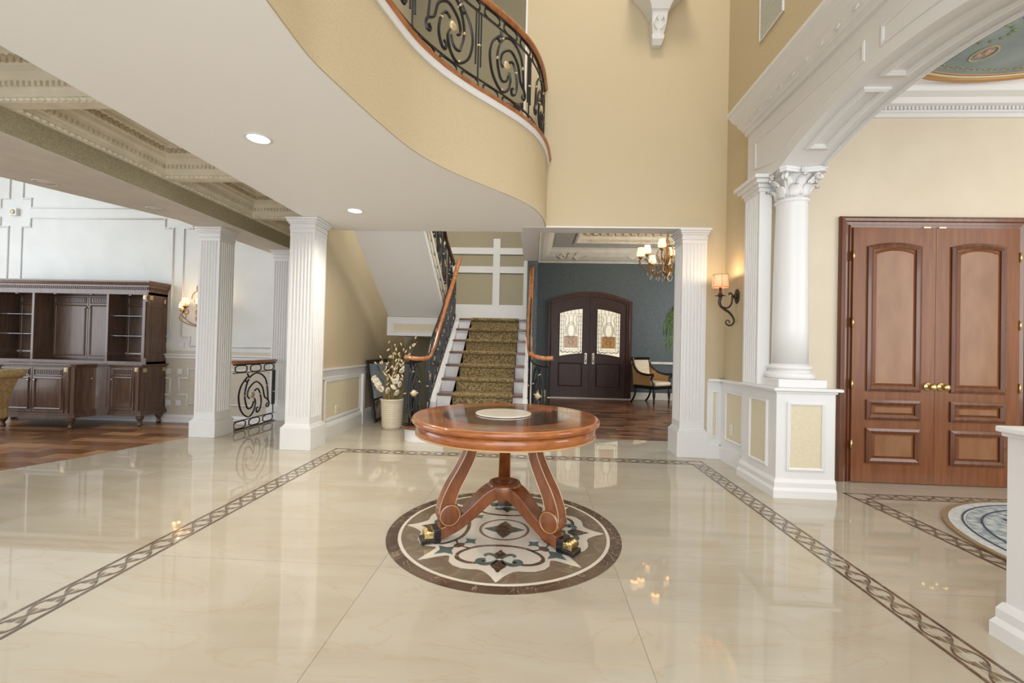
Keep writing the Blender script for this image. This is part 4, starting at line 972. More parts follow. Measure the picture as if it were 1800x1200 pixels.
def build_rail(t, R, mod, flip=False, tr=0.0095, gold=True, hr=0.9, hw_=0.033, hm='rail_wood', bands=True, n=4, extra_top=None):
    b0, b1 = (0.13, 0.86) if bands else (0.03, 0.97)
    k = max(1, int(R.L / mod)); step = max(8, int(R.L / 0.06))
    ss = [R.L * i / step for i in range(step + 1)]
    for v, rr in ((0.0, 0.010), (b0, 0.008), (b1, 0.008), (0.985, 0.012)):
        obj('iron_rail', MB().tube([R.pt(s, v) for s in ss], rr, 4), 'iron', t)
    g = 0.09 / mod
    for i in range(k):
        s0, s1 = R.L * i / k, R.L * (i + 1) / k; w = s1 - s0; mb = MB()
        def m(u, v): 
            uu = 1 - u if (flip ^ (i % 2 == 1)) else u
            return R.pt(s0 + (g + (1 - 2 * g) * uu) * w, b0 + v * (b1 - b0))
        for key in 'ABCDE':
            c = cr(MOT[key], n); mb.tube([m(u, v) for u, v in c], tr, 5)
        sp = obj('scroll_panel', mb, 'iron', t)
        for d in (-0.030, 0.0, 0.030):
            obj('baluster', MB().tube([R.pt(s1 - 0.035 + d, b0 + (b1 - b0) * (0.2 if d else 0.02)), R.pt(s1 - 0.035 + d, b1)], 0.0085, 5), 'iron', t)
        ro = MB(); c = Vector(m(.42, .5))
        p2 = Vector(m(.45, .5)); tdir = (p2 - c).normalized(); nrm = tdir.cross(Vector((0, 0, 1))).normalized(); up = nrm.cross(tdir)
        M = Matrix(((tdir.x, up.x, nrm.x, c.x), (tdir.y, up.y, nrm.y, c.y), (tdir.z, up.z, nrm.z, c.z), (0, 0, 0, 1)))
        ro.lathe([(0.001, -0.016), (0.030, -0.014), (0.042, -0.006), (0.042, 0.006), (0.030, 0.014), (0.001, 0.016)], 14, M=M)
        obj('rosette', ro, 'gold_leaf', sp)
        if gold:
            for u, v in ((.3, .86), (.19, .5), (.66, .5), (.87, .66), (.3, .05)): inst('gilt_leaf', GILT, sp, tuple(m(u, v)), rot=(0, 0.5, u * 9))
            inst('gilt_leaf', GILT, sp, R.pt(s1 - 0.035, (b0 + b1) / 2))
        if bands:
            for va, vb, cnt in ((0.005, b0, 3), (b1, 0.98, 3)):
                for j in range(cnt):
                    u0 = s0 + w * (j + 0.12) / cnt; u1 = s0 + w * (j + 0.88) / cnt; lp = []
                    for q in range(13):
                        a = 2 * pi * q / 12; cx_ = cos(a); lp.append(R.pt((u0 + u1) / 2 + (u1 - u0) / 2 * max(-1, min(1, cx_ * 1.15)), (va + vb) / 2 + (vb - va) / 2 * 0.86 * max(-1, min(1, sin(a) * 1.15))))
                    obj('band_link', MB().tube(lp, 0.0085, 4), 'iron', t)
    top = [Vector(R.pt(s, 1.0)) + Vector((0, 0, 0.02)) for s in ss]
    if extra_top: top = extra_top
    obj('handrail', MB().tube([tuple(p) for p in top], hw_, 10, flat=0.8), hm, t)
# gallery railing on the curve
gp = [(x - 0.045, y, 3.435) for x, y in CURVE if y > 0.9]
gr = thing('gallery_railing', 'curved black wrought-iron railing with mahogany handrail along the gallery', 'railing', (gp[0][0], gp[0][1], 3.435))
build_rail(gr, Rail(gp, 0.80), 0.72, hw_=0.040, tr=0.0125)
# hall railing between the pillars
hrl = thing('hall_railing', 'short black scroll railing between two white fluted pillars', 'railing', (-3.95, 6.0, 0))
build_rail(hrl, Rail([(-3.945, 5.535, 0.012), (-3.945, 6.465, 0.012)], 0.885), 0.80, hw_=0.030, gold=True, tr=0.0115)
# stair railing, left (curved start)
LB = [(-1.36 + 0.0 * i, 7.42 - i * (7.42 - 5.72) / 8, 0) for i in range(9)]
LB = [(x, y, (y - YN) * sl + RISE + 0.06) for x, y, z in LB]
LB += [(-1.37, 5.60, 0.30), (-1.41, 5.50, 0.235), (-1.49, 5.43, 0.20), (-1.58, 5.42, 0.19), (-1.64, 5.47, 0.19)]
LB = cr(LB, 3)
sr = thing('stair_railing', 'left black scroll railing of the staircase with curling orange-brown handrail', 'railing', (-1.36, 5.5, 0.19), 'stair railings')
topL = cr([(-1.30, 7.40, 2.70), (-1.305, 7.25, 2.60), (-1.32, 6.9, 2.22), (-1.335, 6.4, 1.76), (-1.345, 6.05, 1.44), (-1.355, 5.78, 1.17), (-1.375, 5.60, 1.05), (-1.43, 5.49, 1.03), (-1.53, 5.43, 1.035), (-1.63, 5.44, 1.05)], 5)
build_rail(sr, Rail(LB, 0.80), 0.34, tr=0.0125, hw_=0.036, bands=False, n=3, extra_top=topL)
obj('newel', MB().tube([(-1.52, 5.45, 0.19), (-1.52, 5.45, 1.02)], 0.016, 8).tube([(-1.56, 5.45, 0.19), (-1.56, 5.45, 1.02)], 0.012, 8), 'iron', sr)
RB = [(-0.062, y, (y - YN) * sl + RISE + 0.06) for y in [7.08 - i * (7.08 - 5.72) / 7 for i in range(8)]]
RB += [(-0.05, 5.60, 0.30), (-0.01, 5.50, 0.235), (0.08, 5.43, 0.20), (0.16, 5.42, 0.19), (0.21, 5.47, 0.19)]
RB = cr(RB, 3)
sr2 = thing('stair_railing', 'right black scroll railing of the staircase ending before the parlour', 'railing', (-0.06, 5.5, 0.19), 'stair railings')
topR = cr([(-0.065, 7.08, 2.53), (-0.068, 6.8, 2.12), (-0.075, 6.4, 1.68), (-0.075, 6.05, 1.40), (-0.06, 5.78, 1.20), (-0.035, 5.62, 1.12), (0.03, 5.52, 1.09), (0.13, 5.45, 1.075), (0.24, 5.45, 1.08)], 5)
build_rail(sr2, Rail(RB, 0.80), 0.34, tr=0.0125, hw_=0.036, bands=False, n=3, extra_top=topR)
# upper flight railing and upstairs guard
ur = thing('upper_stair_railing', 'dark scroll railing climbing the upper stair flight', 'railing', (-1.43, 6.0, 2.0))
build_rail(ur, Rail([(-1.40, 7.35, 1.80), (-1.42, 6.75, 2.06), (-1.42, 5.35, 3.04)], 0.78), 0.4, tr=0.0125, hw_=0.034, hm='rail_wood_dark', bands=False, n=3)
gg = thing('upstairs_guard_railing', 'black scroll guard railing upstairs behind the gallery railing', 'railing', (-0.8, 5.42, Z2))
build_rail(gg, Rail([(-0.2, 5.36, Z2 + 0.02), (-1.35, 5.36, Z2 + 0.02)], 0.80), 0.60, tr=0.0085, hw_=0.034, hm='rail_wood_dark', n=3)

# ---- great-room wall mouldings
gw = bpy.data.objects['wall_great_room']; gd = bpy.data.objects['wall_great_room_dado']
def rope(mb, loop, y, r=0.014):
    pts = [(x, y, z) for x, z in loop] + [(loop[0][0], y, loop[0][1])]
    for a, b in zip(pts[:-1], pts[1:]): mb.tube([a, b], r, 6)
    for p in pts[:-1]: mb.box(p[0] - r * .9, p[0] + r * .9, y - r * .9, y + r * .9, p[2] - r * .9, p[2] + r * .9)
    return mb
def notched(x0, x1, z0, z1, n=0.15):
    return [(x0 + n, z0), (x1 - n, z0), (x1 - n, z0 + n), (x1, z0 + n), (x1, z1 - n), (x1 - n, z1 - n), (x1 - n, z1), (x0 + n, z1), (x0 + n, z1 - n), (x0, z1 - n), (x0, z0 + n), (x0 + n, z0 + n)]
for lp in (notched(-8.62, -5.965, 1.10, 3.18), notched(-5.785, -3.95, 1.10, 3.18), notched(-8.62, -5.965, 3.355, 5.3), notched(-5.785, -3.95, 3.355, 5.3), notched(-10.9, -8.86, 1.10, 3.18), notched(-10.9, -8.86, 3.355, 5.3)):
    obj('panel_moulding', rope(MB(), lp, YW - 0.006), 'white_paint', gw)
for lp in (notched(-5.79, -3.95, 0.15, 0.72), notched(-8.6, -5.94, 0.15, 0.72)): obj('panel_moulding', rope(MB(), lp, YW - 0.006), 'white_paint', gd)
sq = mesh_from('square_boss', MB().box(-0.042, 0.042, -0.016, 0.0, -0.042, 0.042).box(-0.024, 0.024, -0.024, -0.016, -0.024, 0.024), 'white_paint')
for x, z in ((-5.985, 1.11), (-5.765, 1.11)): inst('square_boss', sq, gw, (x, YW, z))
for x, z in ((-5.975, 0.68), (-5.775, 0.68), (-5.965, 0.168), (-5.785, 0.168)): inst('square_boss', sq, gd, (x, YW, z))
eb = obj('emblem_block', MB().box(-8.80, -8.68, YW - 0.05, YW, 3.21, 3.33), 'white_paint', gw)
obj('emblem_rosette', MB().ball((-8.74, YW - 0.055, 3.27), 0.04, 8, 6, (1, 0.4, 1)), 'gold_leaf', eb)
obj('chair_rail', MB().prism([(YW, 0.895), (YW - 0.02, 0.895), (YW - 0.022, 0.93), (YW - 0.045, 0.945), (YW - 0.045, 0.965), (YW, 0.97)], -11, -3.72, 'x'), 'white_paint', gd)
obj('baseboard', MB().prism([(YW, SUNK), (YW - 0.03, SUNK), (YW - 0.03, SUNK + 0.03), (YW - 0.02, SUNK + 0.05), (YW - 0.02, SUNK + 0.09), (YW - 0.005, SUNK + 0.125), (YW, SUNK + 0.125)], -11, -3.72, 'x'), 'white_paint', gd)

# ---- breakfront cabinet
CC = -7.33; ZF = SUNK
cb = thing('breakfront_cabinet', 'dark brown breakfront wall cabinet with dentilled cornice and glass shelves', 'cabinet', (CC, 6.5, ZF))
def foot_half(e=0.0):
    return [(0.0, 6.03 - e), (0.58 + e * .6, 6.03 - e), (0.60 + e, 6.06 - e * .4), (0.615 + e, 6.20), (0.67 + e * .8, 6.32 - e * .6), (0.80 + e * .2, 6.40 - e), (1.31 + e, 6.40 - e), (1.31 + e, 6.845)]
def foot(e=0.0):
    h = foot_half(e); return [(CC + x, y) for x, y in h] + [(CC - x, y) for x, y in h[::-1][:-1]]
base = obj('base_unit', MB().prism(foot(), 0.09, 0.765), 'cabinet_wood', cb)
obj('plinth', MB().prism(foot(0.035), 0.015, 0.06).prism(foot(0.02), 0.06, 0.09), 'cabinet_wood', cb)
obj('counter', MB().prism(foot(0.02), 0.765, 0.782).prism(foot(0.045), 0.782, 0.805), 'cabinet_wood', cb, 0.004)
FT = [(0.030, 0), (0.034, 0.03), (0.020, 0.06), (0.042, 0.10), (0.055, 0.13), (0.05, 0.165)]
for x, y in ((-1.26, 6.79), (1.26, 6.79), (-1.26, 6.45), (1.26, 6.45), (-0.53, 6.09), (0.53, 6.09)): obj('foot', MB().lathe(FT, 12, (CC + x, y), z0=ZF), 'cabinet_wood', cb)
flute_m = mesh_from('flute', MB().box(-0.009, 0.009, -0.006, 0.004, -0.030, 0.030), 'cabinet_wood_inner')
def cab_door(x0, x1, yf, z0, z1, parent, knob=None, inner=False, fl_=True):
    m = 'cabinet_wood_inner' if inner else 'cabinet_wood'
    d = obj('cabinet_door', MB().box(x0, x1, yf - 0.018, yf, z0, z1), m, parent)
    zt = z1 - (0.135 if fl_ else 0.02)
    obj('panel_moulding', frame_mb(MB(), rect(x0 + 0.035, x1 - 0.035, z0 + 0.04, zt - 0.01), 0.022, 0.014, lambda u, v, o: (u, yf - 0.018 - o, v)), m, d)
    if fl_:
        obj('band_frame', frame_mb(MB(), rect(x0 + 0.03, x1 - 0.03, zt + 0.015, z1 - 0.02), 0.012, 0.010, lambda u, v, o: (u, yf - 0.018 - o, v)), m, d)
        n = int((x1 - x0 - 0.10) / 0.028)
        for i in range(n): inst('flute', flute_m, d, ((x0 + x1) / 2 + (i - (n - 1) / 2) * 0.028, yf - 0.02, (zt + z1) / 2 - 0.002))
    if knob: obj('knob', MB().ball((knob, yf - 0.032, zt - 0.05), 0.014, 8, 6).tube([(knob, yf - 0.03, zt - 0.05), (knob, yf - 0.015, zt - 0.05)], 0.006, 6), 'nickel', d)
    return d
gold_m = mesh_from('gilt_block', MB().box(-0.026, 0.026, -0.014, 0.004, -0.03, 0.03).box(-0.014, 0.014, -0.02, -0.014, -0.016, 0.016), 'gold_leaf')
for s in (-1, 1):
    a, b = sorted((CC + s * 0.004, CC + s * 0.50)); cab_door(a, b, 6.03, 0.10, 0.75, base, CC + s * 0.05)
    a, b = sorted((CC + s * 0.82, CC + s * 1.21)); cab_door(a, b, 6.40, 0.10, 0.75, base, CC + s * 0.86)
    # curved concave door
    pts = [(0.607, 6.09), (0.62, 6.20), (0.675, 6.315), (0.775, 6.385)]; c = cr(pts, 4)
    mb = MB(); secs = []
    for i, (x, y) in enumerate(c):
        secs.append([(CC + s * (x + 0.004), y - 0.012, 0.12), (CC + s * (x + 0.004), y - 0.012, 0.74), (CC + s * (x - 0.02), y + 0.02, 0.74), (CC + s * (x - 0.02), y + 0.02, 0.12)])
    mb.loft(secs, smooth=False); cdr = obj('curved_door', mb, 'cabinet_wood', base)
    obj('knob', MB().ball((CC + s * 0.655, 6.262, 0.58), 0.014, 8, 6), 'nickel', cdr)
    for x, y in ((0.545, 6.03), (1.262, 6.40)):
        p = obj('post', MB().box(CC + s * x - 0.036, CC + s * x + 0.036, y - 0.03, y, 0.69, 0.765).prism([(CC + s * x - 0.034, y - 0.032), (CC + s * x + 0.034, y - 0.032), (CC + s * x + 0.034, y), (CC + s * x - 0.034, y)], 0.62, 0.69).loft([[(CC + s * x - q, y - q * .8, z), (CC + s * x + q, y - q * .8, z), (CC + s * x + q, y, z), (CC + s * x - q, y, z)] for z, q in ((0.09, 0.024), (0.62, 0.034))]), 'cabinet_wood', base)
        inst('gilt_block', gold_m, p, (CC + s * x, y - 0.03, 0.725))
    # side panel of the base
    obj('panel_moulding', frame_mb(MB(), rect(6.47, 6.79, 0.14, 0.60), 0.022, 0.012, lambda u, v, o: (CC + s * (1.31 + o), u, v)), 'cabinet_wood', base)
    inst('gilt_block', gold_m, base, (CC + s * 1.31, 6.45, 0.715), rotz=s * pi / 2); inst('gilt_block', gold_m, base, (CC + s * 1.31, 6.80, 0.715), rotz=s * pi / 2)
# hutch
hu = obj('hutch_back', MB().box(CC - 1.29, CC + 1.29, 6.825, 6.845, 0.805, 1.93), 'cabinet_wood_inner', cb)
for x in (-0.62, 0.62): obj('divider', MB().box(CC + x - 0.018, CC + x + 0.018, 6.50, 6.826, 0.805, 1.90), 'cabinet_wood', cb)
for s in (-1, 1):
    sd = obj('hutch_side', MB().box(*sorted((CC + s * 1.255, CC + s * 1.30)), 6.50, 6.845, 0.805, 1.93), 'cabinet_wood', cb)
    obj('panel_moulding', frame_mb(MB(), rect(6.55, 6.80, 0.95, 1.72), 0.022, 0.012, lambda u, v, o: (CC + s * (1.30 + o), u, v)), 'cabinet_wood', sd)
    obj('panel_moulding', frame_mb(MB(), rect(6.55, 6.80, 1.76, 1.86), 0.016, 0.010, lambda u, v, o: (CC + s * (1.30 + o), u, v)), 'cabinet_wood', sd)
    po = obj('post', MB().box(*sorted((CC + s * 1.225, CC + s * 1.30)), 6.475, 6.50, 0.805, 1.93).box(*sorted((CC + s * 1.24, CC + s * 1.285)), 6.455, 6.476, 0.90, 1.78), 'cabinet_wood', cb)
    inst('gilt_block', gold_m, po, (CC + s * 1.262, 6.475, 1.845)); inst('gilt_block', gold_m, sd, (CC + s * 1.30, 6.53, 1.845), rotz=s * pi / 2)
    a, b = sorted((CC + s * 0.64, CC + s * 1.225)); cab_door(a, b, 6.825, 0.86, 1.88, cb, inner=True)
    for z in (1.235, 1.55): obj('glass_shelf', MB().box(a, b, 6.55, 6.80, z, z + 0.01), 'clear_glass', cb)
    a, b = sorted((CC + s * 0.004, CC + s * 0.60)); cab_door(a, b, 6.80, 0.86, 1.88, cb, CC + s * 0.03, inner=True)
obj('hutch_rail', MB().box(CC - 1.30, CC + 1.30, 6.49, 6.845, 0.805, 0.84), 'cabinet_wood', cb)
obj('header', MB().box(CC - 1.30, CC + 1.30, 6.49, 6.845, 1.89, 1.965), 'cabinet_wood', cb)
ul = [(CC + 1.30, 6.845), (CC + 1.30, 6.49), (CC - 1.30, 6.49), (CC - 1.30, 6.845)]
co = obj('cornice', MB().sweep([(0.3, 1.965), (0, 1.965), (-0.012, 1.97), (-0.012, 1.995), (-0.03, 2.005), (-0.03, 2.03), (-0.045, 2.045), (-0.06, 2.07), (-0.066, 2.075), (-0.066, 2.10), (0.3, 2.10)], ul[::-1]).box(CC - 1.29, CC + 1.29, 6.5, 6.845, 1.965, 2.10), 'cabinet_wood', cb)
mb = MB()
for i in range(86): x = CC - 1.30 + 0.0303 * i; mb.box(x, x + 0.017, 6.462, 6.48, 1.972, 2.0)
for i in range(11): y = 6.50 + 0.0303 * i; mb.box(CC + 1.31, CC + 1.328, y, y + 0.017, 1.972, 2.0)
o = obj('dentil_row', mb, 'cabinet_wood_inner', co); o['kind'] = 'stuff'
for x in (-0.95, -0.3, 0.3, 0.95): obj('puck_light', MB().lathe([(0.001, 0), (0.028, 0), (0.028, 0.012), (0.001, 0.012)], 12, (CC + x, 6.55), z0=1.877), 'nickel', cb)

# ---- scroll-arm chair at the left edge
ac = thing('armchair', 'tan upholstered chair with a rolled arm in front of the cabinet', 'armchair', (-7.45, 5.35, ZF))
obj('seat', MB().box(-8.2, -7.15, 5.0, 5.62, ZF + 0.22, ZF + 0.50), 'armchair_fabric', ac, 0.04)
obj('arm_panel', MB().prism([(-7.55, 0.05), (-7.22, 0.05), (-6.93, 0.66), (-7.2, 0.70), (-7.5, 0.60)], 5.05, 5.55, 'y'), 'armchair_fabric', ac, 0.02)
M = Matrix.Translation((-6.93, 5.30, 0.70)) @ Matrix.Rotation(pi / 2, 4, 'X')
obj('rolled_arm', MB().lathe([(0.001, -0.27), (0.055, -0.27), (0.062, -0.25), (0.062, 0.25), (0.055, 0.27), (0.001, 0.27)], 20, M=M).prism([(-7.28, 0.66), (-6.93, 0.70), (-6.93, 0.758), (-7.05, 0.755), (-7.28, 0.73)], 5.04, 5.56, 'y'), 'armchair_fabric', ac)
obj('scroll', MB().tube([(-7.02 + 0.035 * (1 - i * .08) * cos(i * .8), 5.025, 0.70 + 0.035 * (1 - i * .08) * sin(i * .8)) for i in range(12)], 0.006, 5), 'string_inlay', ac)
for x in (-8.1, -7.28):
    for y in (5.1, 5.5): obj('leg', MB().lathe([(0.02, 0), (0.035, 0.23)], 10, (x, y), z0=ZF), 'black_lacquer', ac)

# ---- lamps: shade helper
def shade(mb, c, r0, r1, h, n=20):
    mb.lathe([(r0, 0), (r1, h), (r1 - 0.003, h), (r0 - 0.003, 0)], n, (c[0], c[1]), z0=c[2])
    return mb
def lamp_on_arm(t, arm, c, r0, r1, h, m, power, pl_='candle'):
    """shade above c (its bottom centre)"""
    sh = obj('lamp_shade', shade(MB(), c, r0, r1, h), m, arm)
    tm = MB()
    for r, z in ((r0, c[2]), (r1, c[2] + h)): tm.tube([(c[0] + r * cos(i * pi / 8), c[1] + r * sin(i * pi / 8), z) for i in range(17)], 0.0035, 4)
    for k in range(6):
        a = k * pi / 3 + 0.3; tm.tube([(c[0] + (r0 + .001) * cos(a), c[1] + (r0 + .001) * sin(a), c[2]), (c[0] + (r1 + .001) * cos(a), c[1] + (r1 + .001) * sin(a), c[2] + h)], 0.0022, 4)
    obj('shade_trim', tm, 'shade_trim', sh)
    obj('bulb', MB().ball((c[0], c[1], c[2] + h * 0.45), 0.016, 8, 6, (1, 1, 1.5)), 'bulb', arm)
    point('lamp_light', (c[0], c[1], c[2] + h * 1.05), power, (1.0, 0.72, 0.42), 0.02)

# right sconce (drawn in the plane through its wall plate)
def q(cx, cy): return (2.165 + (cx - 565) * 0.000732, 4.79, 1.81 - (cy - 525) * 0.000732)
rs = thing('wall_sconce', 'bronze scroll wall sconce with a pleated amber shade beside the round column', 'sconce', (2.165, 4.79, 1.81))
bp = obj('backplate', MB().ball((2.162, 4.79, 1.81), 0.08, 24, 10, (0.16, 0.72, 1.0)), 'bronze', rs)
obj('backplate_boss', MB().ball((2.148, 4.79, 1.81), 0.03, 10, 8, (0.7, 1, 1)), 'bronze', bp)
obj('arm', MB().tube(cr([q(540, 530), q(500, 535), q(495, 500), q(470, 478), q(450, 490), q(455, 508)], 4), 0.008, 8).tube(cr([q(498, 520), q(492, 610), q(465, 675), q(415, 702), q(375, 690)], 5), [0.009] * 21, 8), 'bronze', rs)
main = cr([q(325, 560), q(315, 620), q(340, 680), q(400, 728), q(455, 765), q(505, 825), q(527, 885), q(505, 940), q(460, 957), q(418, 935), q(410, 900), q(436, 880), q(465, 898), q(458, 922)], 5)
n = len(main); sm = obj('scroll_stem', MB().tube(main, [0.016 - 0.010 * min(1, i / (n * 0.8)) for i in range(n)], 8), 'bronze', rs)
cpx, cpy, cpz = q(325, 560)
cu = obj('candle_cup', MB().lathe([(0.012, 0), (0.020, 0.012), (0.014, 0.022), (0.024, 0.032), (0.050, 0.036), (0.052, 0.040), (0.022, 0.042), (0.024, 0.060), (0.013, 0.066), (0.013, 0.135)], 18, (cpx, cpy), z0=cpz - 0.01), 'bronze', rs)
lamp_on_arm(rs, cu, (cpx, cpy, q(0, 400)[2]), 0.088, 0.077, 0.135, 'shade_fabric', 2.6)

# left sconce, partly behind the pillar
ls = thing('wall_sconce', 'gilded iron scroll sconce with small glowing shades on the pale wall', 'sconce', (-5.38, YW, 1.6))
X0, YS_ = -5.38, YW - 0.04
obj('backplate', MB().prism([(X0 + x, z) for x, z in cr([(0, 1.42), (0.05, 1.55), (0.11, 1.75), (0.10, 1.95), (0.03, 2.08), (-0.03, 2.08), (-0.10, 1.95), (-0.11, 1.75), (-0.05, 1.55)], 3, True)], YW - 0.015, YW - 0.001, 'y'), 'aged_gold', ls)
for s in (-1, 1):
    f = lambda x, z, d=0.0: (X0 + s * x, YS_ - d, z)
    obj('crest_scroll', MB().tube(cr([f(0.0, 2.02), f(0.06, 2.10), f(0.12, 2.08), f(0.12, 2.0), f(0.07, 1.98), f(0.05, 2.03)], 4), 0.009, 6).tube(cr([f(0.05, 2.0), f(0.14, 1.99), f(0.20, 1.93), f(0.21, 1.86)], 4), 0.008, 6).tube(cr([f(0.0, 1.86), f(0.05, 1.92), f(0.10, 1.88), f(0.08, 1.82)], 4), 0.010, 6), 'aged_gold', ls)
    for r, zc, d, lo in ((0.235, 1.665, 0.14, 1.42), (0.115, 1.725, 0.24, 1.44)):
        arm = obj('arm', MB().tube(cr([f(0.02, lo + 0.02, 0.02), f(r * 0.3, lo, d * .4), f(r * 0.72, lo + 0.03, d * .7), f(r + 0.05, zc - 0.14, d), f(r + 0.035, zc - 0.06, d), f(r - 0.01, zc - 0.035, d), f(r - 0.05, zc - 0.07, d), f(r - 0.045, zc - 0.12, d), f(r - 0.01, zc - 0.11, d)], 4), 0.0085, 6), 'aged_gold', ls)
        c = f(r, zc, d)
        cu = obj('candle_cup', MB().lathe([(0.012, -0.04), (0.02, -0.02), (0.046, 0), (0.048, 0.006), (0.014, 0.010), (0.013, 0.05)], 14, (c[0], c[1]), z0=c[2]), 'aged_gold', ls)
        lamp_on_arm(ls, cu, (c[0], c[1], c[2] + 0.045), 0.062, 0.040, 0.10, 'shade_glow', 0.9)
    obj('inner_scroll', MB().tube(cr([f(0.02, 1.44), f(0.09, 1.47), f(0.13, 1.54), f(0.10, 1.60), f(0.05, 1.58), f(0.06, 1.52)], 4), 0.009, 6).tube(cr([f(0.16, 1.84), f(0.10, 1.74), f(0.05, 1.60)], 4), 0.012, 6), 'aged_gold', ls)

# ---- parlour chandelier
ch = thing('chandelier', 'gilded crystal chandelier with small glowing shades in the parlour', 'chandelier', (2.37, 8.0, 2.5))
hx, hy = 2.37, 8.0
obj('stem', MB().lathe([(0.004, 2.46), (0.03, 2.50), (0.012, 2.54), (0.05, 2.58), (0.07, 2.63), (0.03, 2.68), (0.025, 2.75), (0.06, 2.82), (0.075, 2.88), (0.03, 2.95), (0.022, 3.1), (0.05, 3.16), (0.02, 3.22), (0.008, 3.3), (0.008, 4.12)], 14, (hx, hy)), 'aged_gold', ch)
obj('ceiling_rose', MB().lathe([(0.02, 4.06), (0.09, 4.09), (0.10, 4.12)], 16, (hx, hy)), 'aged_gold', ch)
drop_m = mesh_from('crystal_drop', MB().lathe([(0.001, 0), (0.014, 0.016), (0.016, 0.026), (0.009, 0.05), (0.002, 0.075), (0.0015, 0.10)], 8, smooth=False), 'crystal')
for k in range(8):
    a = k * pi / 4 + 0.25; u = (cos(a), sin(a)); g = lambda r, z: (hx + u[0] * r, hy + u[1] * r, z); big = k % 2 == 0
    R_, zc = (0.52, 2.86) if big else (0.36, 2.98)
    arm = obj('arm', MB().tube(cr([g(0.03, 2.74), g(0.14, 2.62), g(0.30, 2.62), g(R_ - 0.06, zc - 0.19), g(R_ + 0.02, zc - 0.10), g(R_, zc - 0.02)], 5), 0.012, 6).tube(cr([g(0.04, 3.10), g(0.14, 3.06), g(0.20, 2.92), g(0.14, 2.80), g(0.24, 2.72), g(0.33, 2.76), g(0.30, 2.80)], 4), 0.009, 6), 'aged_gold', ch)
    c = g(R_, zc)
    cu = obj('candle_cup', MB().lathe([(0.01, -0.04), (0.03, -0.015), (0.05, 0), (0.012, 0.006), (0.011, 0.05)], 12, (c[0], c[1]), z0=c[2]), 'aged_gold', arm)
    sh = obj('lamp_shade', shade(MB(), (c[0], c[1], c[2] + 0.04), 0.074, 0.050, 0.135, 14), 'shade_glow', arm)
    tm = MB()
    for r, z in ((0.072, c[2] + 0.04), (0.050, c[2] + 0.175)): tm.tube([(c[0] + r * cos(i * pi / 7), c[1] + r * sin(i * pi / 7), z) for i in range(15)], 0.004, 4)
    obj('shade_trim', tm, 'shade_trim', sh)
    if k % 2 == 0: point('chandelier_light', (c[0], c[1], c[2] + 0.17), 11, (1.0, 0.78, 0.52), 0.03)
    for r, z in ((R_, zc - 0.15), (R_ - 0.14, zc - 0.32), (0.16, 2.47), (0.30, 2.50)): inst('crystal_drop', drop_m, arm, g(r, z))
    obj('arm_leaf', MB().ball(g(R_ - 0.05, zc - 0.17), 0.026, 6, 5, (1, 1, 0.7)).ball(g(0.2, 2.60), 0.024, 6, 5, (1, 1, 0.7)), 'aged_gold', arm)

# ---- parlour double doors with leaded glass
PX, PH = 1.345, 1.0125
def hz(x, top=2.60, rise=0.235, hw__=PH): return top - rise * ((x - PX) / hw__) ** 2
pd = thing('arched_double_door', 'dark mahogany arched double doors with leaded glass in the blue parlour wall', 'door', (PX, PY, 0))
N_ = 20
out = [(PX - PH + 2 * PH * i / N_, hz(PX - PH + 2 * PH * i / N_)) for i in range(N_ + 1)]
inn = [(PX - PH + 0.13 + 2 * (PH - 0.13) * i / N_, hz(PX - PH + 0.13 + 2 * (PH - 0.13) * i / N_) - 0.125) for i in range(N_ + 1)]
def arch_ring(o, i, y0, y1):
    poly = [(o[0][0], 0)] + o + [(o[-1][0], 0), (i[-1][0], 0)] + i[::-1] + [(i[0][0], 0)]
    mb = MB(); n = len(poly); m = n // 2
    v = [(x, y0, z) for x, z in poly] + [(x, y1, z) for x, z in poly]; fs = []
    for k in range(m - 1): fs.append((k, k + 1, n - 2 - k, n - 1 - k)); fs.append((n + k, n + n - 1 - k, n + n - 2 - k, n + k + 1))
    for k in range(n): fs.append((k, (k + 1) % n, n + (k + 1) % n, n + k))
    return mb.add(v, fs)
obj('casing', arch_ring(out, inn, PY - 0.07, PY), 'dark_door_wood', pd)
mid = [((a[0] * .5 + b[0] * .5), (a[1] * .5 + b[1] * .5)) for a, b in zip(out, inn)]
obj('casing_bead', MB().tube([(mid[0][0], PY - 0.075, 0)] + [(x, PY - 0.075, z) for x, z in mid] + [(mid[-1][0], PY - 0.075, 0)], 0.018, 6), 'door_moulding_wood', pd)
obj('threshold', MB().box(PX - PH, PX + PH + 0.3, PY - 0.16, PY - 0.001, 0.001, 0.02), 'cream_marble', pd)
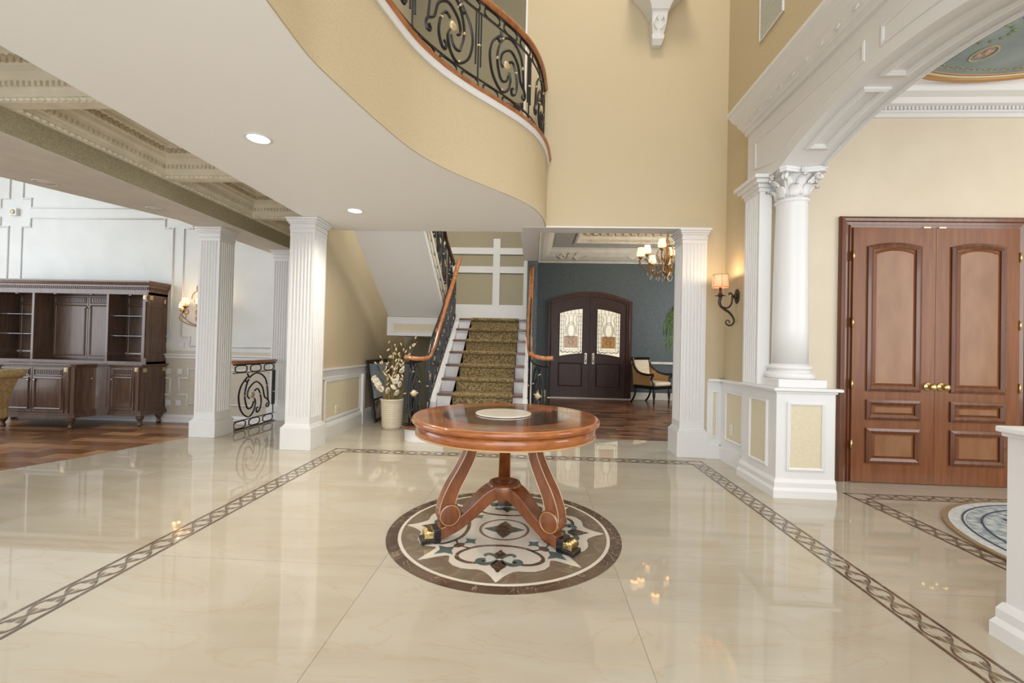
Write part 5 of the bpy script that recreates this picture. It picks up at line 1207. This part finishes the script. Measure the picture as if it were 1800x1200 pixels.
for s in (-1, 1):
    xo, xi = PX + s * (PH - 0.132), PX + s * 0.003
    xs = [xi + (xo - xi) * i / 10 for i in range(11)]
    leaf = obj('door_leaf', MB().prism([(xi, 0.02)] + [(x, hz(x) - 0.128) for x in xs] + [(xo, 0.02)], PY - 0.045, PY - 0.002, 'y'), 'dark_door_wood', pd)
    ga, gb = PX + s * 0.165, PX + s * 0.745; gx = [ga + (gb - ga) * i / 8 for i in range(9)]
    top = lambda x: hz(x) - 0.40; bot = lambda x: 1.06 - 0.09 * ((x - PX) / 0.75) ** 2 * 1.0 + 0.02
    poly = [(x, bot(x)) for x in gx] + [(x, top(x)) for x in gx[::-1]]
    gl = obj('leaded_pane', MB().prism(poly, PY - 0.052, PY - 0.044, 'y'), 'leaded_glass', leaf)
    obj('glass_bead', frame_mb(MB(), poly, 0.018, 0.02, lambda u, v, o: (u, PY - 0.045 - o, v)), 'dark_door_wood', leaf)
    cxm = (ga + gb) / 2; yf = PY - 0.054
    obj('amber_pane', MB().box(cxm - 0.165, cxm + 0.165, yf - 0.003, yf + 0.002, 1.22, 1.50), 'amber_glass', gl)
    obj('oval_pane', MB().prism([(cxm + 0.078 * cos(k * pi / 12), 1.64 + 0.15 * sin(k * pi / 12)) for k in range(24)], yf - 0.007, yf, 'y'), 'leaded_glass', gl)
    cm = MB(); tb_ = lambda p, r=0.006: cm.tube([(x, yf - 0.004, z) for x, z in p], r, 4)
    a_, b_ = min(ga, gb), max(ga, gb)
    for e in (0.055, 0.11): tb_([(a_ + e, 1.06 + e), (b_ - e, 1.06 + e), (b_ - e, 2.10 - e * .7), (a_ + e, 2.10 - e * .7), (a_ + e, 1.06 + e)])
    for k in range(9):
        z = 1.14 + k * 0.105; tb_([(a_, z), (a_ + 0.11, z)], 0.004); tb_([(b_ - 0.11, z), (b_, z)], 0.004)
    for k in range(5): x = a_ + 0.11 + k * 0.09; tb_([(x, 2.03), (x, 2.17)], 0.004)
    for k in (-1, 1):
        tb_([(cxm + k * 0.05, 1.79), (cxm + k * 0.055, 2.02)], 0.005); tb_(cr([(cxm + k * 0.15, 2.0), (cxm + k * 0.12, 1.9), (cxm + k * 0.15, 1.82), (cxm + k * 0.13, 1.7), (cxm + k * 0.15, 1.55)], 4))
        tb_(cr([(cxm + k * 0.02, 1.14), (cxm + k * 0.08, 1.10), (cxm + k * 0.14, 1.13), (cxm + k * 0.20, 1.10), (cxm + k * 0.25, 1.16)], 4), 0.008)
        tb_(cr([(cxm + k * 0.02, 1.30), (cxm + k * 0.06, 1.36), (cxm + k * 0.02, 1.40)], 4))
    for r in (1.0, 1.35): tb_([(cxm + r * 0.082 * cos(k * pi / 10), 1.64 + r * 0.155 * sin(k * pi / 10)) for k in range(21)])
    tb_([(cxm - 0.16, 1.50), (cxm + 0.16, 1.50)])
    obj('lead_came', cm, 'lead_came', gl)
    lx = rect(*sorted((PX + s * 0.16, PX + s * 0.75)), 0.28, 0.86)
    obj('panel_moulding', frame_mb(MB(), lx, 0.03, 0.022, lambda u, v, o: (u, PY - 0.045 - o, v)), 'dark_door_wood', leaf)
    hd = obj('door_handle', MB().box(PX + s * 0.09 - 0.028, PX + s * 0.09 + 0.028, PY - 0.056, PY - 0.045, 0.83, 1.10), 'nickel', leaf, 0.01)
    obj('handle_grip', MB().tube(cr([(PX + s * 0.09, PY - 0.058, 0.87), (PX + s * 0.09, PY - 0.10, 0.91), (PX + s * 0.09, PY - 0.10, 1.02), (PX + s * 0.09, PY - 0.058, 1.06)], 4), 0.011, 6), 'brass', hd)
struct('trim_parlour_chair_rail', MB().box(PX + PH + 0.01, 4.99, PY - 0.035, PY - 0.001, 0.865, 0.925), 'ivory_plaster', 0.006, label='ivory chair rail on the blue wall')
struct('baseboard_parlour_right', MB().box(PX + PH + 0.01, 4.99, PY - 0.03, PY - 0.001, 0.0, 0.17), 'ivory_plaster', 0.006)
struct('baseboard_parlour_left', MB().box(0.035, PX - PH - 0.01, PY - 0.03, PY - 0.001, 0.0, 0.17), 'ivory_plaster', 0.006)

# ---- parlour armchair (built facing -Y, then turned)
R = Matrix.Translation((2.70, 10.08, 0)) @ Matrix.Rotation(radians(38), 4, 'Z')
pc = thing('upholstered_chair', 'cream upholstered chair with black frame beside the arched doors', 'chair', (2.70, 10.08, 0))
obj('seat_rail', MB().box(-0.31, 0.31, -0.30, 0.27, 0.34, 0.41, R), 'black_lacquer', pc, 0.008)
obj('seat_cushion', MB().box(-0.285, 0.285, -0.305, 0.25, 0.41, 0.50, R), 'chair_fabric', pc, 0.035)
obj('backrest', MB().prism([(0.22, 0.42), (0.29, 0.42), (0.36, 0.98), (0.30, 0.98)], -0.26, 0.26, 'x', R), 'chair_fabric', pc, 0.02)
obj('top_rail', MB().box(-0.30, 0.30, 0.295, 0.375, 0.97, 1.04, R), 'black_lacquer', pc, 0.02)
for s in (-1, 1):
    obj('arm', MB().tube([R @ Vector((s * x, y, z)) for x, y, z in cr([(0.29, 0.33, 1.0), (0.31, 0.25, 0.82), (0.33, 0.10, 0.70), (0.335, -0.12, 0.66), (0.335, -0.28, 0.67)], 5)], 0.026, 8), 'black_lacquer', pc)
    obj('arm_post', MB().tube([R @ Vector((s * x, y, z)) for x, y, z in cr([(0.335, -0.28, 0.66), (0.33, -0.23, 0.57), (0.31, -0.27, 0.48), (0.30, -0.29, 0.40)], 4)], [0.028, 0.027, 0.025, 0.024, 0.023, 0.023, 0.023, 0.023, 0.024, 0.025, 0.026, 0.026, 0.026], 8), 'black_lacquer', pc)
    obj('side_panel', MB().prism([(-0.20, 0.42), (0.27, 0.42), (0.31, 0.86), (0.10, 0.68), (-0.20, 0.62)], s * 0.31 - 0.012, s * 0.31 + 0.012, 'x', R), 'chair_side_fabric', pc)
    obj('leg', MB().lathe([(0.014, 0), (0.024, 0.05), (0.016, 0.08), (0.030, 0.20), (0.034, 0.27), (0.022, 0.30), (0.032, 0.35)], 10, M=R @ Matrix.Translation((s * 0.27, -0.26, 0))), 'black_lacquer', pc)
    obj('leg', MB().tube([R @ Vector((s * 0.27, y, z)) for y, z in cr([(0.24, 0.38), (0.25, 0.22), (0.31, 0.08), (0.38, 0.0)], 4)], 0.022, 6), 'black_lacquer', pc)

# ---- fern on a pedestal, mostly behind the pillar
fn = thing('potted_fern', 'green hanging fern fronds beside the parlour wall', 'plant', (3.08, 9.2, 0))
obj('pedestal', MB().lathe([(0.20, 0), (0.20, 0.05), (0.08, 0.10), (0.06, 0.5), (0.06, 1.3), (0.14, 1.42), (0.19, 1.45), (0.19, 1.48)], 16, (3.08, 9.2)), 'black_lacquer', fn)
obj('pot', MB().lathe([(0.10, 1.48), (0.15, 1.72), (0.16, 1.76), (0.14, 1.76), (0.13, 1.70), (0.001, 1.70)], 16, (3.08, 9.2)), 'terracotta', fn)
for k in range(44):
    a = random.uniform(0, 2) * pi; L_ = random.uniform(0.30, 0.42); dz = random.uniform(0.25, 0.95); up = random.uniform(0.25, 0.5)
    stem = cr([(3.08, 9.2, 1.72), (3.08 + cos(a) * L_ * .5, 9.2 + sin(a) * L_ * .5, 1.74 + up), (3.08 + cos(a) * L_ * .95, 9.2 + sin(a) * L_ * .95, 1.74 + up * .6 - dz * .3), (3.08 + cos(a) * L_, 9.2 + sin(a) * L_, 1.74 - dz * .6)], 5)
    mb = MB().tube(stem, 0.004, 4); n = Vector((-sin(a), cos(a), 0))
    for i in range(3, len(stem)):
        p = Vector(stem[i]); w = 0.055 * (1 - 0.5 * i / len(stem))
        for s in (-1, 1):
            t = p + n * s * w + Vector((0, 0, -0.035)); mb.add([tuple(p + Vector((0, 0, 0.010))), tuple(p * .5 + t * .5 + Vector((0, 0, 0.012))), tuple(t), tuple(p * .5 + t * .5 - Vector((0, 0, 0.012)))], [(0, 1, 2, 3)])
    obj('frond', mb, 'fern_leaf', fn)

# ---- potted dried flowers and the leaning picture
PXY = (-2.02, 6.18)
pt_ = thing('potted_dried_flowers', 'ribbed cream ceramic pot of dried flowers beside the stair', 'plant', (PXY[0], PXY[1], 0))
prof = [(0.125, 0), (0.132, 0.012)]
for i in range(12): z = 0.03 + i * 0.03; r = 0.135 + 0.028 * (z / 0.42); prof += [(r, z), (r + 0.004, z + 0.010), (r + 0.004, z + 0.02)]
prof += [(0.168, 0.40), (0.174, 0.41), (0.174, 0.43), (0.160, 0.43), (0.155, 0.39), (0.001, 0.39)]
obj('pot', MB().lathe(prof, 36, PXY), 'ceramic', pt_)
obj('soil', MB().lathe([(0.154, 0.391), (0.10, 0.405), (0.001, 0.41)], 20, PXY), 'soil', pt_)
tuft = MB()
for k in range(150):
    a = random.uniform(0, 2 * pi); r = random.uniform(0, 0.11); o_ = random.uniform(0.03, 0.13); h = random.uniform(0.12, 0.30)
    x, y = PXY[0] + r * cos(a), PXY[1] + r * sin(a)
    tuft.tube([(x, y, 0.40), (x + o_ * .4 * cos(a), y + o_ * .4 * sin(a), 0.40 + h * .6), (x + o_ * cos(a), y + o_ * sin(a), 0.40 + h)], [0.005, 0.005, 0.002], 4)
o = obj('dried_grass', tuft, 'dried_stem', pt_); o['kind'] = 'stuff'
pod_m = mesh_from('seed_pod', MB().ball((0, 0, 0), 0.016, 6, 5, (0.8, 0.8, 1.8)), 'dried_pod')
ends = [(0.05, 0.02, 1.22), (0.02, -0.05, 1.14), (0.12, 0.02, 1.10), (-0.03, 0.0, 1.20), (-0.16, -0.03, 1.0), (-0.10, 0.05, 0.93), (-0.22, 0.0, 0.92), (0.02, 0.05, 1.03), (0.10, -0.05, 0.97), (0.33, 0.05, 1.26), (0.28, 0.0, 1.22), (0.16, 0.03, 0.86), (0.20, -0.04, 0.78), (-0.06, -0.06, 0.80)]
for x, y, z in ends:
    p = cr([(PXY[0] + x * .1, PXY[1], 0.40), (PXY[0] + x * .35, PXY[1] + y * .4, 0.40 + (z - .4) * .5), (PXY[0] + x, PXY[1] + y, z)], 5)
    sm_ = obj('dried_stem', MB().tube(p, 0.003, 4), 'dried_stem', pt_)
    for j in range(5):
        q_ = p[-1 - j] if j < len(p) else p[-1]
        inst('seed_pod', pod_m, sm_, (q_[0] + random.uniform(-.05, .05), q_[1] + random.uniform(-.04, .04), q_[2] + random.uniform(-.03, .05)), rot=(random.uniform(-.8, .8), random.uniform(-.8, .8), 0))
pet = MB()
for k in range(7): a = k * 2 * pi / 7; pet.ball((0.024 * cos(a), 0.024 * sin(a), 0.006), 0.019, 6, 4, (1.2, 1.2, 0.6))
pet.ball((0, 0, 0.014), 0.017, 6, 4)
PET = mesh_from('white_blossom', pet, 'white_petal')
for x, y, z in ((-0.17, -0.10, 0.62), (-0.13, -0.12, 0.57), (-0.20, -0.06, 0.59), (-0.23, -0.05, 0.68), (-0.26, -0.04, 0.71), (-0.15, -0.13, 0.64), (-0.21, -0.08, 0.65), (0.08, -0.12, 0.68), (0.11, -0.10, 0.74), (0.05, -0.13, 0.60), (0.13, -0.08, 0.64), (0.02, -0.12, 0.70), (0.14, -0.02, 0.83), (0.16, 0.0, 0.86), (0.10, -0.11, 0.52), (-0.02, -0.13, 0.55)):
    inst('white_blossom', PET, pt_, (PXY[0] + x, PXY[1] + y, z), rot=(1.2 + random.uniform(-.4, .4), random.uniform(-.5, .5), random.uniform(0, 6)), scale=(1.15, 1.15, 1.15))
fr = thing('leaning_picture', 'black framed picture leaning against the left wall behind the pot', 'picture', (-2.42, 6.95, 0))
pf = lambda u, v, o: (-2.40 - 0.155 * v / 0.95 + o, u, v * 0.985 + 0.002)
obj('frame', frame_mb(MB(), rect(6.52, 7.42, 0.0, 0.965), 0.055, 0.03, pf), 'black_lacquer', fr)
def sheet(u0, u1, v0, v1, d): return MB().add([pf(u, v, dd_) for dd_ in (d, d - 0.006) for u, v in rect(u0, u1, v0, v1)], [(0, 1, 2, 3), (7, 6, 5, 4), (0, 4, 5, 1), (1, 5, 6, 2), (2, 6, 7, 3), (3, 7, 4, 0)])
obj('backing', sheet(6.53, 7.41, 0.01, 0.955, -0.001), 'black_lacquer', fr)
obj('photograph', sheet(6.57, 7.37, 0.36, 0.915, 0.006), 'photo_sky', fr)
obj('lower_photograph', sheet(6.57, 7.37, 0.05, 0.33, 0.006), 'photo_low', fr)

# ---- corbel, vent, outlets, recessed lights, rug
def rsec(x, z, w, d): return [(x - w / 2, 5.10, z), (x - w / 2, 5.10 - d, z), (x + w / 2, 5.10 - d, z), (x + w / 2, 5.10, z)]
cbx = 1.33
cl = thing('wall_corbel', 'white carved corbel high on the beige wall', 'corbel', (cbx, 5.0, 4.7))
obj('bracket', MB().loft([rsec(cbx, z, w, d) for z, w, d in ((4.715, 0.10, 0.06), (4.76, 0.13, 0.11), (4.80, 0.145, 0.12), (4.81, 0.125, 0.11), (4.90, 0.16, 0.15), (5.02, 0.175, 0.18), (5.03, 0.20, 0.20))]), 'white_paint', cl, 0.004)
obj('console', MB().loft([rsec(cbx, z, w, d) for z, w, d in ((5.03, 0.20, 0.20), (5.06, 0.22, 0.22), (5.12, 0.29, 0.26), (5.19, 0.40, 0.32), (5.24, 0.50, 0.36), (5.25, 0.53, 0.38), (5.29, 0.55, 0.40), (5.30, 0.62, 0.42), (5.36, 0.66, 0.44))]), 'white_paint', cl, 0.006)
mb = MB()
for s in (-1, 1): mb.tube(cr([(cbx + s * 0.02, 4.95 - 0.0, 4.84), (cbx + s * 0.06, 4.93, 4.90), (cbx + s * 0.03, 4.92, 4.98), (cbx + s * 0.02, 4.93, 4.93)], 4), 0.010, 5)
obj('carved_scroll', mb, 'white_paint', cl)
vt = thing('air_vent', 'white framed return air grille high on the right wall', 'vent', (2.17, 4.185, 4.28))
obj('grille', MB().box(2.160, 2.170, 3.98, 4.39, 4.28, 4.82), 'vent_grey', vt)
obj('frame', frame_mb(MB(), rect(3.975, 4.395, 4.275, 4.825), 0.022, 0.014, lambda u, v, o: (2.166 - o, u, v)), 'white_paint', vt)
for i in range(24): obj('slat', MB().box(2.152, 2.160, 4.0, 4.37, 4.305 + i * 0.0212, 4.311 + i * 0.0212), 'vent_grey', vt)
def outlet(label, M, name='wall_outlet'):
    t = thing(name, label, 'outlet', tuple(M.translation), 'wall outlets')
    obj('cover_plate', MB().box(-0.036, 0.036, -0.006, 0, -0.058, 0.058, M), 'outlet_plastic', t, 0.003)
    for z in (-0.022, 0.022):
        obj('receptacle', MB().box(-0.017, 0.017, -0.0085, -0.005, z - 0.014, z + 0.014, M), 'outlet_plastic', t, 0.003)
        obj('slot', MB().box(-0.008, -0.005, -0.0092, -0.008, z - 0.005, z + 0.006, M).box(0.005, 0.008, -0.0092, -0.008, z - 0.005, z + 0.006, M), 'slot_dark', t)
outlet('small cream outlet in the dado panel under the sconce', Matrix.Translation((2.131, 4.79, 0.376)) @ Matrix.Rotation(-pi / 2, 4, 'Z'))
outlet('small cream outlet in the left wall panel near the pillar', Matrix.Translation((-2.596, 5.64, 0.33)) @ Matrix.Rotation(pi / 2, 4, 'Z'))
def downlight(x, y, label, lit):
    t = thing('recessed_light', label, 'light', (x, y, ZC), 'recessed ceiling lights')
    zb = ZC - (0.0 if lit else 0.004)
    obj('trim_ring', MB().lathe([(0.070, zb + 0.001), (0.072, zb - 0.006), (0.086, zb - 0.005), (0.090, zb - 0.0005)], 32, (x, y), caps=False), 'white_paint' if lit else 'vent_grey', t)
    obj('lens', MB().lathe([(0.001, zb - 0.003), (0.071, zb - 0.003), (0.071, zb - 0.0005), (0.001, zb - 0.0005)], 32, (x, y)), 'downlight_lens' if lit else 'taupe_plaster', t)
    if lit:
        d = bpy.data.lights.new('recessed_spot', 'SPOT'); d.energy = 95; d.spot_size = radians(150); d.spot_blend = 1.0; d.shadow_soft_size = 0.06; d.color = (1, 0.9, 0.75)
        o = bpy.data.objects.new('recessed_spot', d); COL.objects.link(o); o.location = (x, y, ZC - 0.02)
downlight(-1.95, 2.917, 'lit round recessed light in the white ceiling, nearer the camera', True)
downlight(-1.937, 4.522, 'lit round recessed light in the white ceiling, nearer the stairs', True)
downlight(-4.51, 3.75, 'unlit recessed light in the taupe beam at the left edge', False)
downlight(-4.14, 4.51, 'unlit recessed light in the taupe beam nearer the pillar', False)
RG = (3.96, 2.76)
rg = thing('round_rug', 'round blue and ivory patterned rug in front of the panelled doors', 'rug', (RG[0], RG[1], 0))
cdisc = lambda r0, r1, z: MB().lathe([(r0, 0.002), (r1, 0.002), (r1, z), (r0, z)], 72, RG, smooth=False, caps=False)
obj('bound_edge', cdisc(1.075, 1.11, 0.012), 'rug_brown', rg); obj('outer_field', cdisc(0.98, 1.076, 0.013), 'rug_pale', rg); obj('inner_field', cdisc(0.001, 0.982, 0.013), 'rug_blue', rg)
for r in (1.0, 0.90, 0.42, 0.32): obj('ring_band', MB().tube([(RG[0] + r * cos(i * pi / 36), RG[1] + r * sin(i * pi / 36), 0.0125) for i in range(73)], 0.007, 4), 'rug_navy', rg)
leafm = mesh_from('woven_leaf', MB().ball((0, 0, 0), 0.055, 8, 4, (1.0, 0.36, 0.05)), 'rug_navy')
for k in range(64):
    a = k * 2.399; r = 0.48 + 0.38 * ((k * 7) % 10) / 10; inst('woven_leaf', leafm, rg, (RG[0] + r * cos(a), RG[1] + r * sin(a), 0.013), rotz=a + 1.2 + (k % 3) * .5)
for k in range(14):
    a = k * 2 * pi / 14; p = [(RG[0] + (0.66 + 0.12 * cos(t * .9)) * cos(a + 0.13 * sin(t * .9)), RG[1] + (0.66 + 0.12 * cos(t * .9)) * sin(a + 0.13 * sin(t * .9)), 0.013) for t in range(7)]
    obj('woven_scroll', MB().tube(p, 0.007, 4), 'rug_navy', rg)
